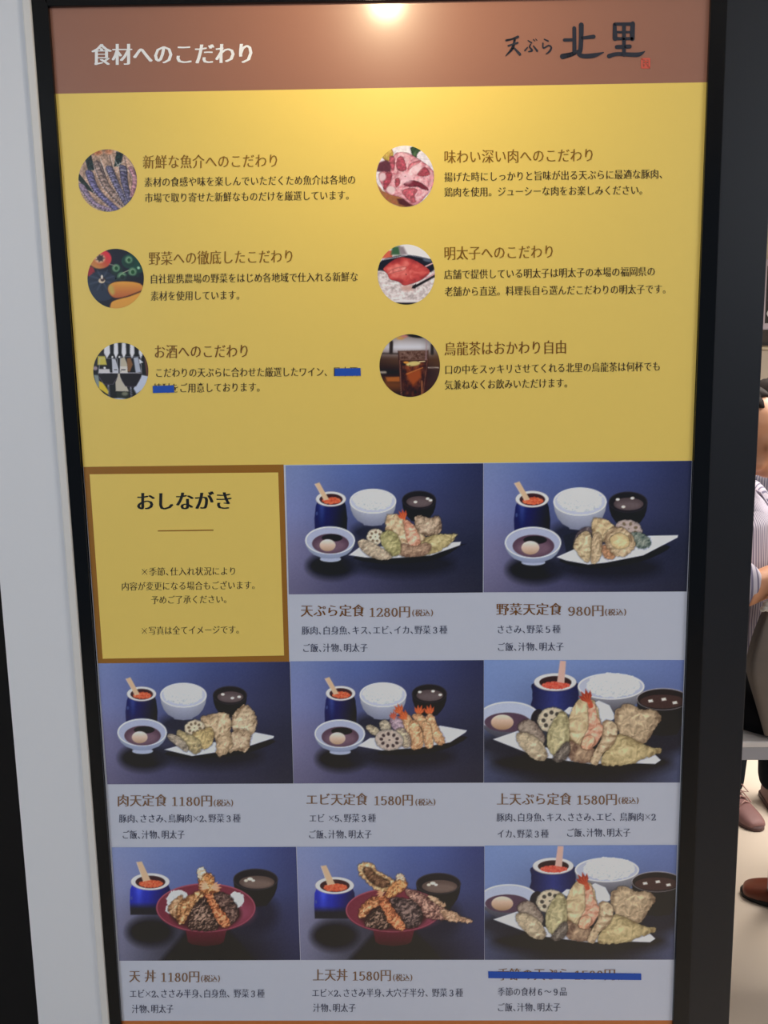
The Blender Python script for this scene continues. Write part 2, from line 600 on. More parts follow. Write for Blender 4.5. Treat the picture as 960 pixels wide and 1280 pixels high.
Th = 16.6
for s, xl, xr, y in (('天ぷら定食', 375.5, 456, 763.8), ('野菜天定食', 620, 703, 762), ('肉天定食', 146, 209, 1001), ('エビ天定食', 382, 460, 999.6),
                     ('上天ぷら定食', 620.5, 715, 999.3), ('天', 161, 175.5, 1220.8), ('丼', 180.5, 195.5, 1220.6), ('上天丼', 390.5, 435, 1219.2),
                     ('季節の天ぷら', 621.5, 712, 1218.4)):
    T(caption, 'dish_title', s, xl, xr, y, y - .3, Th, m_price if y > 990 else m_goldd, 1)
for s, xl, xr, y in (('1280円', 460.5, 513.5, 765), ('980円', 709.5, 755.5, 763.6), ('1180円', 213.5, 266, 1001.4), ('1580円', 466.5, 517, 1000.4),
                     ('1580円', 720, 772, 999.6), ('1180円', 200, 250, 1221.2), ('1580円', 439.5, 489.5, 1219.6), ('1580円', 717, 770, 1218.6)):
    T(caption, 'price', s, xl, xr, y, y - .2, 16.2, m_price, 1)
for xl, xr, y in ((514.5, 542, 766.4), (755.5, 783.5, 765.5), (266.5, 292, 1004), (518.5, 545, 1003), (772.5, 799, 1001), (250.5, 275.5, 1223.6),
                  (490.5, 516, 1222.4), (771, 796, 1221)):
    T(caption, 'tax_note', '(税込)', xl, xr, y, y - .2, 9.6, m_price, 1)
for s, xl, xr, yl, yr in (
        ('豚肉、白身魚、キス、エビ、イカ、野菜３種', 377, 559.5, 788.5, 787.3), ('ご飯、汁物、明太子', 377.5, 460, 810.3, 809.8),
        ('ささみ、野菜５種', 620.5, 701, 787, 786.4), ('ご飯、汁物、明太子', 621, 705, 809, 808.4),
        ('豚肉、ささみ、鳥胸肉×2、野菜３種', 148.5, 301, 1023.6, 1023), ('ご飯、汁物、明太子', 152, 231, 1043.8, 1043.4),
        ('エビ ×5、野菜３種', 386, 470, 1023, 1022.7), ('ご飯、汁物、明太子', 385, 465, 1043.4, 1043),
        ('豚肉、白身魚、キス、ささみ、エビ、 鳥胸肉×2', 620.5, 820, 1022, 1021.2), ('イカ、野菜３種', 621, 686, 1042.5, 1042.3), ('ご飯、汁物、明太子', 707.5, 788.5, 1041.2, 1040.8),
        ('エビ×2、ささみ半身、白身魚、 野菜３種', 161.5, 331, 1242.4, 1242), ('汁物、明太子', 164.5, 217, 1261.5, 1261.2),
        ('エビ×2、ささみ半身、大穴子半分、 野菜３種', 389.5, 579, 1241.5, 1241), ('汁物、明太子', 391, 445, 1260.2, 1259.9),
        ('季節の食材６～９品', 622, 709, 1240, 1239.7), ('ご飯、汁物、明太子', 621, 701, 1259.6, 1259.2)):
    T(caption, 'ingredients_line', s, xl, xr, yl, yr, 11.8, m_slate, 0, .52)
build_texts()

# blue tape stuck over the writing
m_tape = mat('blue_tape', pr((34, 66, 142)), rough=0.5, spec=0.4, var=0.05, scale=90)
for pts, lab in (([(418.5, 470), (451, 469.6), (450.6, 460), (418.6, 460.6)], 'short blue tape strip covering three characters at the end of the wine line'),
                 ([(191.5, 491.2), (218, 490.6), (217.6, 481.6), (191.2, 482.4)], 'smallest blue tape strip, covering the first characters of the line below the wine line'),
                 ([(610.3, 1222), (801.4, 1224.4), (801.2, 1216.6), (610.2, 1213.8)], 'long blue tape strip crossing out the dish title under the bottom right picture')):
    tag(prism('tape_strip', q2(pts), -0.00135, -0.00065, m_tape), lab, 'tape', 'blue tape strips on the menu board')


# ------------------------------------------------------------------ printed food pictures: flat prints, coloured vertex by vertex
RNG = np.random.RandomState(7)
TABLE = RNG.rand(256, 256)


def noise(x, y, seed=0):
    x = x + seed * 17.31; y = y + seed * 9.77
    xi = np.floor(x).astype(int); yi = np.floor(y).astype(int)
    fx = x - xi; fy = y - yi
    fx = fx * fx * (3 - 2 * fx); fy = fy * fy * (3 - 2 * fy)
    g = lambda i, j: TABLE[(xi + i) % 256, (yi + j) % 256]
    return (g(0, 0) * (1 - fx) + g(1, 0) * fx) * (1 - fy) + (g(0, 1) * (1 - fx) + g(1, 1) * fx) * fy


def fbm(x, y, seed=0, o=3):
    s, a, t = 0, 1, 0
    for k in range(o):
        s = s + a * noise(x * 2 ** k, y * 2 ** k, seed + k * 3); t += a; a *= .55
    return s / t


def A(c): return np.array(c, float)


class Pic:
    def __init__(s, X, Y, aa=4.0):
        s.X, s.Y, s.aa = X, Y, aa
        s.C = np.zeros(X.shape + (3,))

    def put(s, d, col, soft=None, alpha=1.0):
        w = soft or s.aa
        m = np.clip(.5 - d / w, 0, 1) * alpha
        s.C = s.C * (1 - m[..., None]) + np.asarray(col) * m[..., None]

    def grid(s, rows, x0, y0, x1, y1):
        G = A(rows)
        u = np.clip((s.X - x0) / (x1 - x0), 0, 1) * (G.shape[1] - 1)
        v = np.clip((s.Y - y0) / (y1 - y0), 0, 1) * (G.shape[0] - 1)
        i = np.minimum(u.astype(int), G.shape[1] - 2); j = np.minimum(v.astype(int), G.shape[0] - 2)
        fu = (u - i); fv = (v - j)
        fu = (fu * fu * (3 - 2 * fu) * .5 + fu * .5)[..., None]; fv = (fv * fv * (3 - 2 * fv) * .5 + fv * .5)[..., None]
        s.C = (G[j, i] * (1 - fu) + G[j, i + 1] * fu) * (1 - fv) + (G[j + 1, i] * (1 - fu) + G[j + 1, i + 1] * fu) * fv

    def dell(s, cx, cy, rx, ry, rot=0):
        c, n = math.cos(R_(rot)), math.sin(R_(rot))
        x = (s.X - cx) * c + (s.Y - cy) * n; y = -(s.X - cx) * n + (s.Y - cy) * c
        k = np.sqrt((x / rx) ** 2 + (y / ry) ** 2) + 1e-9
        g = np.sqrt((x / rx ** 2) ** 2 + (y / ry ** 2) ** 2) / k + 1e-9
        return (k - 1) / g

    def dpoly(s, pts, smooth=True):
        P = A(catmull(pts, 4, True) if smooth else pts)
        d = np.full(s.X.shape, 1e9); ins = np.zeros(s.X.shape, bool)
        for a, b in zip(P, np.roll(P, -1, 0)):
            e = b - a; L = e @ e + 1e-9
            wx, wy = s.X - a[0], s.Y - a[1]
            t = np.clip((wx * e[0] + wy * e[1]) / L, 0, 1)
            d = np.minimum(d, (wx - e[0] * t) ** 2 + (wy - e[1] * t) ** 2)
            c = ((a[1] > s.Y) != (b[1] > s.Y))
            if abs(e[1]) > 1e-9:
                ins ^= c & (s.X < a[0] + e[0] * (s.Y - a[1]) / e[1])
        d = np.sqrt(d)
        return np.where(ins, -d, d)

    def ell(s, cx, cy, rx, ry, col, rot=0, soft=None, alpha=1.0):
        s.put(s.dell(cx, cy, rx, ry, rot), A(col), soft, alpha)

    def poly(s, pts, col, smooth=False, soft=None, alpha=1.0):
        s.put(s.dpoly(pts, smooth), A(col), soft, alpha)

    def line(s, a, b, w, col, alpha=1.0, soft=None):
        e = A(b) - A(a); t = np.clip(((s.X - a[0]) * e[0] + (s.Y - a[1]) * e[1]) / (e @ e), 0, 1)
        d = np.hypot(s.X - a[0] - e[0] * t, s.Y - a[1] - e[1] * t) - w / 2
        s.put(d, A(col), soft, alpha)

    def lump(s, pts, base, hi, lo, sc=14, seed=1, rough=7, k=2.2, depth=26, alpha=1.0):
        """a fried, crumbly piece"""
        d = s.dpoly(pts) + (fbm(s.X / sc * 1.3, s.Y / sc * 1.3, seed + 5) - .5) * rough * 2
        s.shade(d, base, hi, lo, sc, seed, k, depth, alpha)

    def shade(s, d, base, hi, lo, sc, seed, k, depth, alpha=1.0):
        s.put(d - 3, A(lo) * .45, soft=9, alpha=.6 * alpha)
        wx = (fbm(s.X / sc / 1.5, s.Y / sc / 1.5, seed + 20, 2) - .5) * sc * 1.6
        wy = (fbm(s.X / sc / 1.5, s.Y / sc / 1.5, seed + 24, 2) - .5) * sc * 1.6
        X, Y = s.X + wx, s.Y + wy
        h = fbm(X / sc, Y / sc, seed); h2 = fbm((X + sc * .35) / sc, (Y + sc * .5) / sc, seed)
        g = (h2 - h) * -k * 1.15 + (fbm(X / sc / 2.2, Y / sc / 2.2, seed + 9, 2) - .5) * .85
        g = g + (fbm(s.X / sc / 3.2 + 5, s.Y / sc / 3.2, seed + 13, 2) - .5) * 1.5 * (depth > 20) * .7 + .1
        g = g * (.75 + .18 * (k > 2.5))
        e = np.clip(-d / depth, 0, 1)
        g = g + (e - .8) * .7
        g = np.clip(g, -1, 1)[..., None]
        gy = lambda c: (A(c) * .86 + A(c).mean() * .14) * A((1.03, .98, 1.0))
        base, hi, lo = gy(base), gy(hi), gy(lo)
        c = np.where(g > 0, base * (1 - g) + hi * g, base * (1 + g) - lo * g)
        s.put(d, c, alpha=alpha)

    def bowl(s, cx, cy, rx, ry, dep, foot, body, low, rimc, inner, rim=5):
        pts = [(cx - rx, cy), (cx - rx * .95, cy + dep * .34), (cx - rx * .84, cy + dep * .6), (cx - rx * .66, cy + dep * .82), (cx - foot, cy + dep * .95), (cx - foot * .9, cy + dep * 1.01),
               (cx, cy + dep * 1.05), (cx + foot * .9, cy + dep * 1.01), (cx + foot, cy + dep * .95), (cx + rx * .66, cy + dep * .82), (cx + rx * .84, cy + dep * .6), (cx + rx * .95, cy + dep * .34), (cx + rx, cy)]
        d = s.dpoly(pts, False)
        v = np.clip((s.Y - cy) / dep, 0, 1)[..., None]
        u = np.clip((s.X - cx) / rx, -1, 1)[..., None]
        s.put(d, (A(body) * (1 - v) + A(low) * v) * (1 - .22 * u ** 2))
        s.ell(cx, cy, rx, ry, rimc)
        s.ell(cx, cy + 1, rx - rim * 1.2, ry - rim, inner)

    def rice(s, cx, cy, rx, ry, seed=3):
        d = s.dell(cx, cy, rx, ry) + (fbm(s.X / 14, s.Y / 14, seed) - .5) * 16
        n = fbm(s.X / 9, s.Y / 6, seed + 2)[..., None]; v = np.clip((s.Y - cy) / ry, -1, 1)[..., None]
        s.put(d, A((208, 213, 217)) + (n - .5) * 120 - v * 16)

    def roe(s, cx, cy, rx, ry, seed=4, col=(205, 84, 52)):
        d = s.dell(cx, cy, rx, ry) + (fbm(s.X / 9, s.Y / 9, seed) - .5) * 9
        n = fbm(s.X / 7, s.Y / 6, seed + 1)[..., None]
        s.put(d, A(col) + (n - .5) * A((90, 80, 60)))

    def lotus(s, cx, cy, rx, ry, rot=0, holes=7, col=(196, 188, 158), hole=(110, 92, 70), seed=2, hr=.15):
        d = s.dell(cx, cy, rx, ry, rot) + (fbm(s.X / 16, s.Y / 16, seed) - .5) * 9
        s.shade(d, col, A(col) * 1.13, A(col) * .72, 12, seed, 1.6, 12)
        for k in range(holes):
            t = 2 * math.pi * k / holes + .3
            x, y = .58 * rx * math.cos(t), .58 * ry * math.sin(t)
            c, n = math.cos(R_(rot)), math.sin(R_(rot))
            s.ell(cx + x * c - y * n, cy + x * n + y * c, rx * hr, ry * hr * 1.1, hole, rot + math.degrees(t), soft=5)
        s.ell(cx, cy, rx * .07, ry * .07, hole)

    def tail(s, x, y, ang, size, col=(176, 66, 34), col2=(225, 120, 60)):
        for k in (-32, -12, 8, 28):
            t = R_(ang + k); L = size * (1 - abs(k) * .006)
            tip = (x + math.cos(t) * L, y + math.sin(t) * L)
            p = R_(ang + k + 90); w = size * .13
            m = (x + math.cos(t) * L * .6, y + math.sin(t) * L * .6)
            s.poly([(x, y), (m[0] + math.cos(p) * w, m[1] + math.sin(p) * w), tip, (m[0] - math.cos(p) * w, m[1] - math.sin(p) * w)], col)
            s.line((x, y), m, size * .06, col2, .5)


def jar(p, cx, cy, rx, ry, bw0, bw1, by, spoon, navy=(17, 22, 74), base=None, lugs=True):
    d = p.dpoly([(cx - bw0 * .8, cy - ry * .2), (cx - bw0, cy + ry * .9), (cx - bw1 * 1.0, cy + (by - cy) * .6), (cx - bw1 * .97, by), (cx + bw1 * .97, by),
                 (cx + bw1 * 1.0, cy + (by - cy) * .6), (cx + bw0, cy + ry * .9), (cx + bw0 * .8, cy - ry * .2)], False)
    u = ((p.X - cx) / bw1)[..., None]; v = np.clip((p.Y - cy) / (by - cy), 0, 1)[..., None]
    n = A(navy)
    c = n * (1.15 - .9 * np.clip(u * .7 + .1, 0, 1) - .25 * v) + A((30, 40, 60)) * np.exp(-((u + .55) / .18) ** 2) * (1 - v)
    if base is not None:
        k = np.clip((v - .62) * 5, 0, 1)
        c = c * (1 - k) + A((26, 26, 34)) * k
    p.put(d, c)
    p.ell(cx - bw0 * .93, cy + ry * 1.9, 5, 9, (70, 85, 140), alpha=.6)
    p.ell(cx, cy, rx, ry, (150, 140, 140))
    p.ell(cx, cy - 1, rx - 2, ry - 2, (214, 206, 204))
    p.ell(cx + 1, cy + 1, rx * .77, ry * .74, (52, 26, 30))
    p.roe(cx + 4, cy + ry * .22, rx * .62, ry * .46)
    p.poly(spoon, (196, 160, 126))
    s0, s1 = spoon[0], spoon[3]
    p.line(s0, s1, 3, (225, 190, 165), .7)


def set_meal(p, q, dx=0):
    """the tray of a set meal: jar, rice, soup and dipping sauce; q holds the places"""
    p.grid([[(100, 114, 160), (72, 90, 148), (52, 63, 114), (36, 40, 74)],
            [(104, 112, 160), (70, 80, 128), (50, 55, 94), (38, 41, 68)],
            [(104, 102, 138), (60, 60, 96), (36, 38, 64), (31, 33, 52)],
            [(90, 86, 116), (62, 61, 92), (44, 44, 66), (34, 34, 50)]], 5, 10, 950, 630)
    x, y, r = q['sauce']
    p.ell(x + 8, y + 125, r * .98, 62, (20, 20, 26), soft=44, alpha=1)
    p.ell(570, y + 115, 240, 58, (22, 22, 30), soft=60, alpha=.9)
    p.ell(400, 335, 85, 45, (24, 25, 38), soft=50, alpha=.85)
    p.poly([(255, y + 20), (400, y - 30), (470, y + 60), (330, y + 170)], (30, 32, 48), True, soft=40, alpha=.5)
    jx, jy, jr = q['jar']
    jar(p, jx, jy, jr, jr * .50, jr * 1.0, jr * 1.09, y - 45, [(jx - jr * 1.06, jy - 74), (jx - jr * .76, jy - 82), (jx - jr * .12, jy + 2), (jx - jr * .44, jy + 6)])
    a, b, ra = q['rice']
    p.bowl(a, b, ra, ra * .53, ra * 1.02, ra * .42, (190, 193, 206), (112, 116, 140), (220, 222, 230), (168, 172, 190), 5)
    p.rice(a - 2, b - 6, ra * .84, ra * .44)
    a, b, ra = q['soup']
    p.bowl(a, b, ra, ra * .54, ra * 1.22, ra * .5, (22, 20, 26), (14, 13, 18), (40, 37, 44), (27, 22, 27), 4)
    p.ell(a + 2, b + ra * .10, ra * .76, ra * .32, (74, 60, 62))
    p.ell(a + 2, b + ra * .17, ra * .6, ra * .20, (98, 84, 86), soft=18, alpha=.6)
    for ox, oy in q['tofu']:
        p.ell(a + ox, b + oy, 9, 6, (220, 208, 190))
    p.ell(x + 2, y + 92, r * .42, 14, (150, 158, 182))
    p.bowl(x, y, r, r * .56, r * .70, r * .42, (176, 186, 208), (120, 130, 160), (206, 214, 232), (150, 156, 182), 5)
    p.ell(x + 2, y + 16, r * .74, r * .40, (78, 54, 70))
    p.ell(x + 2, y + 26, r * .60, r * .26, (112, 84, 100), soft=26, alpha=.7)
    p.ell(x + 10, y - 12, r * .42, r * .15, (26, 18, 26))
    d = p.dell(x - 12, y + 24, r * .32, r * .24)
    v = np.clip((p.Y - (y + 24)) / (r * .24), -1, 1)[..., None]
    p.put(d, A((190, 164, 146)) - v * A((26, 34, 44)))


def food_a(p):
    set_meal(p, dict(jar=(210, 172, 74), rice=(416, 182, 114), soup=(642, 176, 84), sauce=(206, 374, 122), tofu=[(-18, 10), (42, -6), (56, 2)]))
    p.poly([(330, 450), (480, 490), (720, 468), (838, 405), (830, 395)], (16, 15, 20), True)
    p.poly([(298, 446), (350, 408), (560, 400), (846, 381), (842, 398), (700, 448), (500, 462), (380, 458)], (190, 192, 208))
    p.lump([(480, 268), (500, 246), (545, 252), (600, 290), (660, 330), (690, 420), (600, 450), (510, 430), (482, 340)], (190, 168, 122), (228, 212, 170), (130, 100, 62), 20, 3)
    p.lump([(620, 268), (642, 254), (690, 264), (732, 255), (750, 292), (742, 340), (690, 352), (636, 330)], (158, 138, 106), (202, 186, 152), (92, 72, 52), 16, 5)
    p.lump([(630, 440), (655, 380), (710, 350), (790, 344), (824, 345), (818, 362), (790, 395), (740, 425), (690, 446)], (168, 158, 96), (206, 200, 142), (112, 96, 54), 18, 8)
    p.lump([(560, 450), (556, 390), (620, 404), (680, 385), (700, 420), (650, 452)], (150, 122, 92), (196, 172, 132), (96, 68, 50), 16, 9)
    p.lump([(566, 275), (605, 290), (640, 345), (648, 385), (620, 402), (588, 388), (574, 330)], (206, 152, 116), (236, 200, 160), (158, 96, 66), 14, 11, 4)
    p.tail(572, 274, -112, 58)
    p.lotus(428, 356, 42, 38, 0)
    p.lump([(455, 348), (492, 326), (535, 348), (552, 405), (540, 445), (500, 446), (460, 392)], (150, 150, 88), (190, 188, 124), (104, 100, 54), 14, 13, 4)
    p.lump([(344, 378), (378, 370), (440, 400), (498, 438), (505, 462), (450, 470), (385, 442), (352, 408)], (168, 156, 124), (208, 198, 164), (112, 98, 76), 13, 15, 4)


def food_b(p):
    set_meal(p, dict(jar=(222, 181, 77), rice=(443, 192, 123), soup=(665, 194, 90), sauce=(226, 381, 130), tofu=[(-48, -12), (20, -18), (-22, 22)]))
    p.poly([(350, 455), (500, 500), (720, 470), (860, 400), (700, 400)], (15, 14, 20), True)
    p.poly([(365, 350), (420, 330), (450, 420), (380, 430)], (28, 30, 40))
    p.poly([(335, 448), (420, 410), (600, 380), (760, 350), (895, 347), (893, 358), (735, 440), (560, 474), (480, 482), (380, 464)], (196, 199, 216))
    p.lump([(500, 278), (545, 272), (598, 300), (610, 360), (560, 380), (505, 350)], (190, 172, 120), (222, 208, 158), (138, 112, 70), 20, 3)
    p.lotus(668, 318, 62, 42, 14, 7, (158, 146, 136))
    p.lump([(680, 340), (720, 335), (764, 362), (765, 395), (725, 410), (690, 385)], (112, 128, 112), (170, 180, 160), (52, 74, 66), 12, 7, 5)
    p.lump([(415, 380), (440, 325), (480, 308), (498, 330), (470, 400), (440, 422)], (92, 84, 86), (150, 140, 132), (54, 44, 52), 14, 9, 4)
    p.lump([(412, 395), (440, 345), (478, 330), (497, 360), (498, 425), (480, 472), (450, 455), (425, 420)], (186, 172, 124), (222, 212, 164), (132, 112, 74), 16, 11, 4)
    p.lump([(500, 360), (525, 335), (545, 365), (545, 425), (525, 470), (495, 472)], (178, 160, 116), (214, 200, 156), (120, 96, 64), 14, 12, 4)
    p.lump([(545, 400), (570, 395), (605, 440), (590, 458), (556, 450)], (176, 128, 84), (210, 168, 120), (120, 80, 50), 12, 14, 4)
    p.lump([(556, 350), (600, 310), (660, 325), (694, 370), (690, 410), (650, 442), (600, 436), (565, 395)], (176, 156, 112), (220, 204, 160), (112, 88, 58), 15, 17, 6)
    p.lump([(585, 358), (625, 338), (665, 358), (668, 395), (620, 410), (590, 390)], (196, 178, 116), (222, 206, 150), (160, 136, 84), 18, 19, 4)


def food_c(p):
    set_meal(p, dict(jar=(223, 186, 72), rice=(428, 192, 114), soup=(656, 192, 84), sauce=(226, 374, 121), tofu=[(-35, -4), (12, 14), (45, 8)]))
    p.poly([(350, 470), (480, 500), (720, 480), (868, 410)], (15, 14, 20), True)
    p.poly([(335, 458), (400, 440), (600, 420), (770, 372), (872, 392), (868, 402), (760, 438), (600, 470), (470, 490)], (186, 190, 210))
    p.lump([(668, 290), (700, 255), (730, 238), (770, 270), (788, 330), (765, 385), (700, 390), (664, 340)], (172, 152, 112), (216, 202, 160), (108, 84, 56), 15, 3)
    p.lump([(640, 400), (680, 365), (735, 362), (758, 400), (738, 468), (690, 462), (650, 470)], (164, 142, 104), (210, 192, 152), (104, 80, 54), 14, 6)
    p.lump([(510, 300), (560, 290), (628, 275), (660, 310), (658, 390), (668, 440), (620, 490), (590, 480), (585, 400), (530, 350)], (182, 160, 116), (222, 208, 164), (120, 96, 64), 17, 8)
    p.lotus(482, 352, 48, 38, -10, 8, (190, 180, 146))
    p.lump([(470, 390), (520, 360), (565, 352), (578, 395), (560, 440), (520, 455)], (176, 158, 94), (212, 198, 130), (120, 98, 56), 14, 12, 4)
    p.lump([(395, 372), (410, 362), (445, 378), (500, 410), (516, 450), (490, 480), (440, 450), (400, 405)], (162, 150, 96), (204, 192, 136), (104, 94, 66), 14, 14, 4)
    p.lump([(350, 388), (372, 382), (420, 405), (450, 445), (440, 468), (400, 440), (362, 412)], (160, 152, 126), (196, 190, 160), (100, 92, 76), 12, 16, 3)


def food_d(p):
    set_meal(p, dict(jar=(243, 187, 74), rice=(455, 194, 117), soup=(687, 188, 88), sauce=(239, 388, 126), tofu=[(-48, -8), (18, -12), (54, 6)]))
    p.poly([(430, 480), (600, 495), (780, 460), (860, 400)], (15, 14, 20), True)
    p.poly([(328, 450), (390, 410), (600, 400), (740, 348), (874, 372), (868, 382), (790, 432), (640, 458), (450, 472)], (188, 189, 208))
    p.lump([(490, 318), (515, 300), (560, 318), (590, 380), (540, 390), (495, 350)], (150, 130, 142), (186, 170, 176), (96, 72, 92), 14, 3, 3)
    p.lump([(372, 352), (395, 345), (432, 365), (440, 392), (408, 395), (380, 372)], (172, 164, 128), (206, 200, 166), (112, 102, 80), 12, 4, 3)
    p.lump([(440, 330), (462, 320), (488, 335), (492, 372), (455, 380), (440, 355)], (164, 158, 128), (202, 198, 166), (106, 98, 78), 12, 5, 3)
    for k, (pts, tl) in enumerate((([(545, 290), (590, 300), (615, 370), (640, 440), (610, 465), (580, 400)], (548, 292, -118)),
                                   ([(600, 300), (640, 290), (690, 330), (705, 400), (670, 410), (640, 350)], (632, 300, -80)),
                                   ([(670, 305), (705, 295), (728, 350), (765, 425), (735, 445), (700, 400)], (690, 300, -95)),
                                   ([(655, 330), (690, 345), (705, 420), (700, 460), (668, 455), (655, 400)], None),
                                   ([(590, 330), (625, 330), (655, 400), (650, 455), (600, 465), (590, 400)], (575, 318, -130)))):
        if tl:
            p.tail(tl[0], tl[1], tl[2], 62, (182, 74, 36), (228, 128, 66))
        p.lump(pts, (206, 162, 108), (236, 208, 158), (146, 98, 56), 12, 20 + k, 5)
    p.tail(512, 318, -105, 46, (170, 70, 52), (214, 120, 84))
    p.lump([(520, 372), (555, 362), (585, 395), (596, 440), (570, 460), (535, 430)], (172, 164, 126), (206, 200, 160), (92, 74, 74), 12, 31, 4)
    p.lotus(487, 420, 70, 52, 8, 9, (168, 158, 140), (58, 42, 44), hr=.13)


def food_e(p):
    p.grid([[(104, 126, 176), (104, 126, 176), (96, 116, 168), (88, 104, 156)],
            [(100, 120, 170), (84, 100, 142), (78, 92, 134), (78, 92, 138)],
            [(60, 66, 94), (30, 30, 38), (30, 30, 38), (58, 64, 92)],
            [(56, 62, 92), (28, 28, 36), (26, 26, 34), (62, 68, 98)]], 5, 20, 930, 595)
    p.ell(460, 500, 420, 70, (20, 19, 24), soft=60)
    p.ell(830, 380, 130, 90, (24, 24, 34), soft=50, alpha=.9)
    p.ell(90, 420, 110, 60, (24, 24, 34), soft=60, alpha=.8)
    # jar at the back
    d = p.dpoly([(240, 125), (228, 170), (228, 200), (238, 250), (440, 250), (444, 200), (446, 165), (432, 125)])
    u = ((p.X - 335) / 105)[..., None]
    p.put(d, A((34, 42, 104)) * (1.1 - .5 * np.abs(u)))
    p.line((230, 165), (444, 168), 5, (24, 28, 78), .7)
    p.ell(335, 124, 100, 42, (150, 140, 140)); p.ell(335, 122, 98, 40, (210, 200, 196)); p.ell(336, 124, 76, 30, (44, 24, 28))
    p.roe(338, 138, 66, 18, 4, (208, 76, 58))
    p.poly([(358, 22), (386, 24), (378, 128), (344, 122)], (200, 152, 138))
    # rice bowl
    p.bowl(598, 143, 157, 62, 118, 80, (170, 172, 182), (70, 68, 78), (212, 213, 224), (160, 164, 182), 6)
    p.rice(608, 138, 126, 56)
    # soup
    p.bowl(842, 203, 124, 52, 165, 70, (26, 23, 28), (14, 12, 16), (150, 142, 146), (30, 23, 26), 3)
    p.ell(840, 214, 106, 32, (58, 38, 36))
    for ox, oy in ((784, 212), (846, 204), (898, 220)):
        p.poly([(ox - 12, oy - 5), (ox + 8, oy - 8), (ox + 13, oy + 4), (ox - 8, oy + 7)], (212, 200, 184))
    # dipping sauce
    p.bowl(118, 284, 142, 70, 95, 70, (110, 112, 128), (60, 60, 74), (196, 202, 218), (160, 168, 190), 5)
    p.ell(110, 312, 108, 46, (74, 52, 70))
    d = p.dell(86, 312, 53, 36); v = np.clip((p.Y - 312) / 36, -1, 1)[..., None]
    p.put(d, A((184, 152, 128)) - v * A((34, 40, 46)))
    p.ell(252, 290, 30, 42, (28, 26, 34), 20)
    # paper, plate
    p.ell(490, 470, 300, 45, (12, 11, 14), soft=14)
    p.poly([(372, 265), (400, 240), (470, 245), (540, 210), (590, 232), (620, 290), (560, 330)], (200, 208, 232))
    p.poly([(42, 392), (160, 352), (250, 420), (500, 480), (780, 440), (832, 490), (806, 508), (700, 504), (500, 508), (300, 480), (190, 450)], (196, 198, 214))
    # pieces
    p.lump([(612, 275), (640, 240), (690, 225), (735, 252), (800, 252), (835, 290), (800, 345), (755, 410), (680, 400), (630, 350)], (158, 138, 100), (206, 190, 142), (100, 80, 56), 20, 3)
    p.lump([(440, 215), (470, 195), (520, 215), (545, 290), (530, 400), (470, 440), (400, 400), (395, 300)], (178, 160, 110), (216, 202, 150), (126, 102, 62), 24, 5)
    p.lump([(400, 400), (450, 420), (520, 440), (500, 500), (420, 495), (395, 460)], (140, 114, 84), (186, 162, 120), (86, 60, 46), 20, 6)
    p.lump([(548, 510), (590, 420), (640, 370), (720, 400), (790, 430), (828, 434), (826, 458), (770, 475), (690, 508), (620, 515)], (166, 152, 96), (202, 190, 130), (112, 94, 54), 22, 8)
    p.lump([(560, 310), (600, 305), (628, 345), (612, 410), (560, 460), (535, 510), (500, 500), (520, 450), (550, 390)], (186, 168, 124), (222, 210, 168), (126, 100, 66), 20, 10, 5)
    p.lump([(490, 225), (520, 230), (535, 290), (560, 340), (540, 400), (500, 440), (462, 430), (465, 390), (492, 330)], (208, 152, 116), (238, 200, 160), (160, 100, 70), 18, 12, 4)
    p.lump([(470, 385), (505, 375), (520, 400), (495, 440), (462, 430)], (214, 164, 120), (236, 200, 160), (170, 112, 76), 16, 13, 4)
    p.poly([(484, 200), (500, 198), (514, 238), (494, 242)], (176, 70, 46), True)
    p.tail(494, 222, -112, 74, (150, 46, 28), (204, 96, 56))
    p.lotus(318, 300, 66, 58, -20, 8, (176, 170, 138), (62, 56, 50), hr=.15)
    p.lump([(330, 300), (365, 262), (395, 290), (400, 390), (380, 440), (340, 475), (305, 440), (298, 370)], (160, 156, 104), (204, 198, 142), (108, 100, 62), 22, 15, 4)
    p.lump([(330, 470), (385, 405), (404, 430), (390, 480), (350, 502), (325, 490)], (96, 90, 78), (160, 152, 130), (52, 46, 44), 12, 16, 4)
    p.lump([(160, 330), (190, 300), (235, 310), (275, 360), (285, 400), (250, 420), (180, 370)], (128, 116, 98), (168, 156, 132), (84, 70, 62), 14, 17, 4)
    p.lump([(150, 380), (175, 358), (225, 372), (275, 410), (300, 470), (275, 492), (225, 478), (175, 430)], (166, 154, 116), (208, 198, 158), (112, 98, 74), 17, 19, 5)


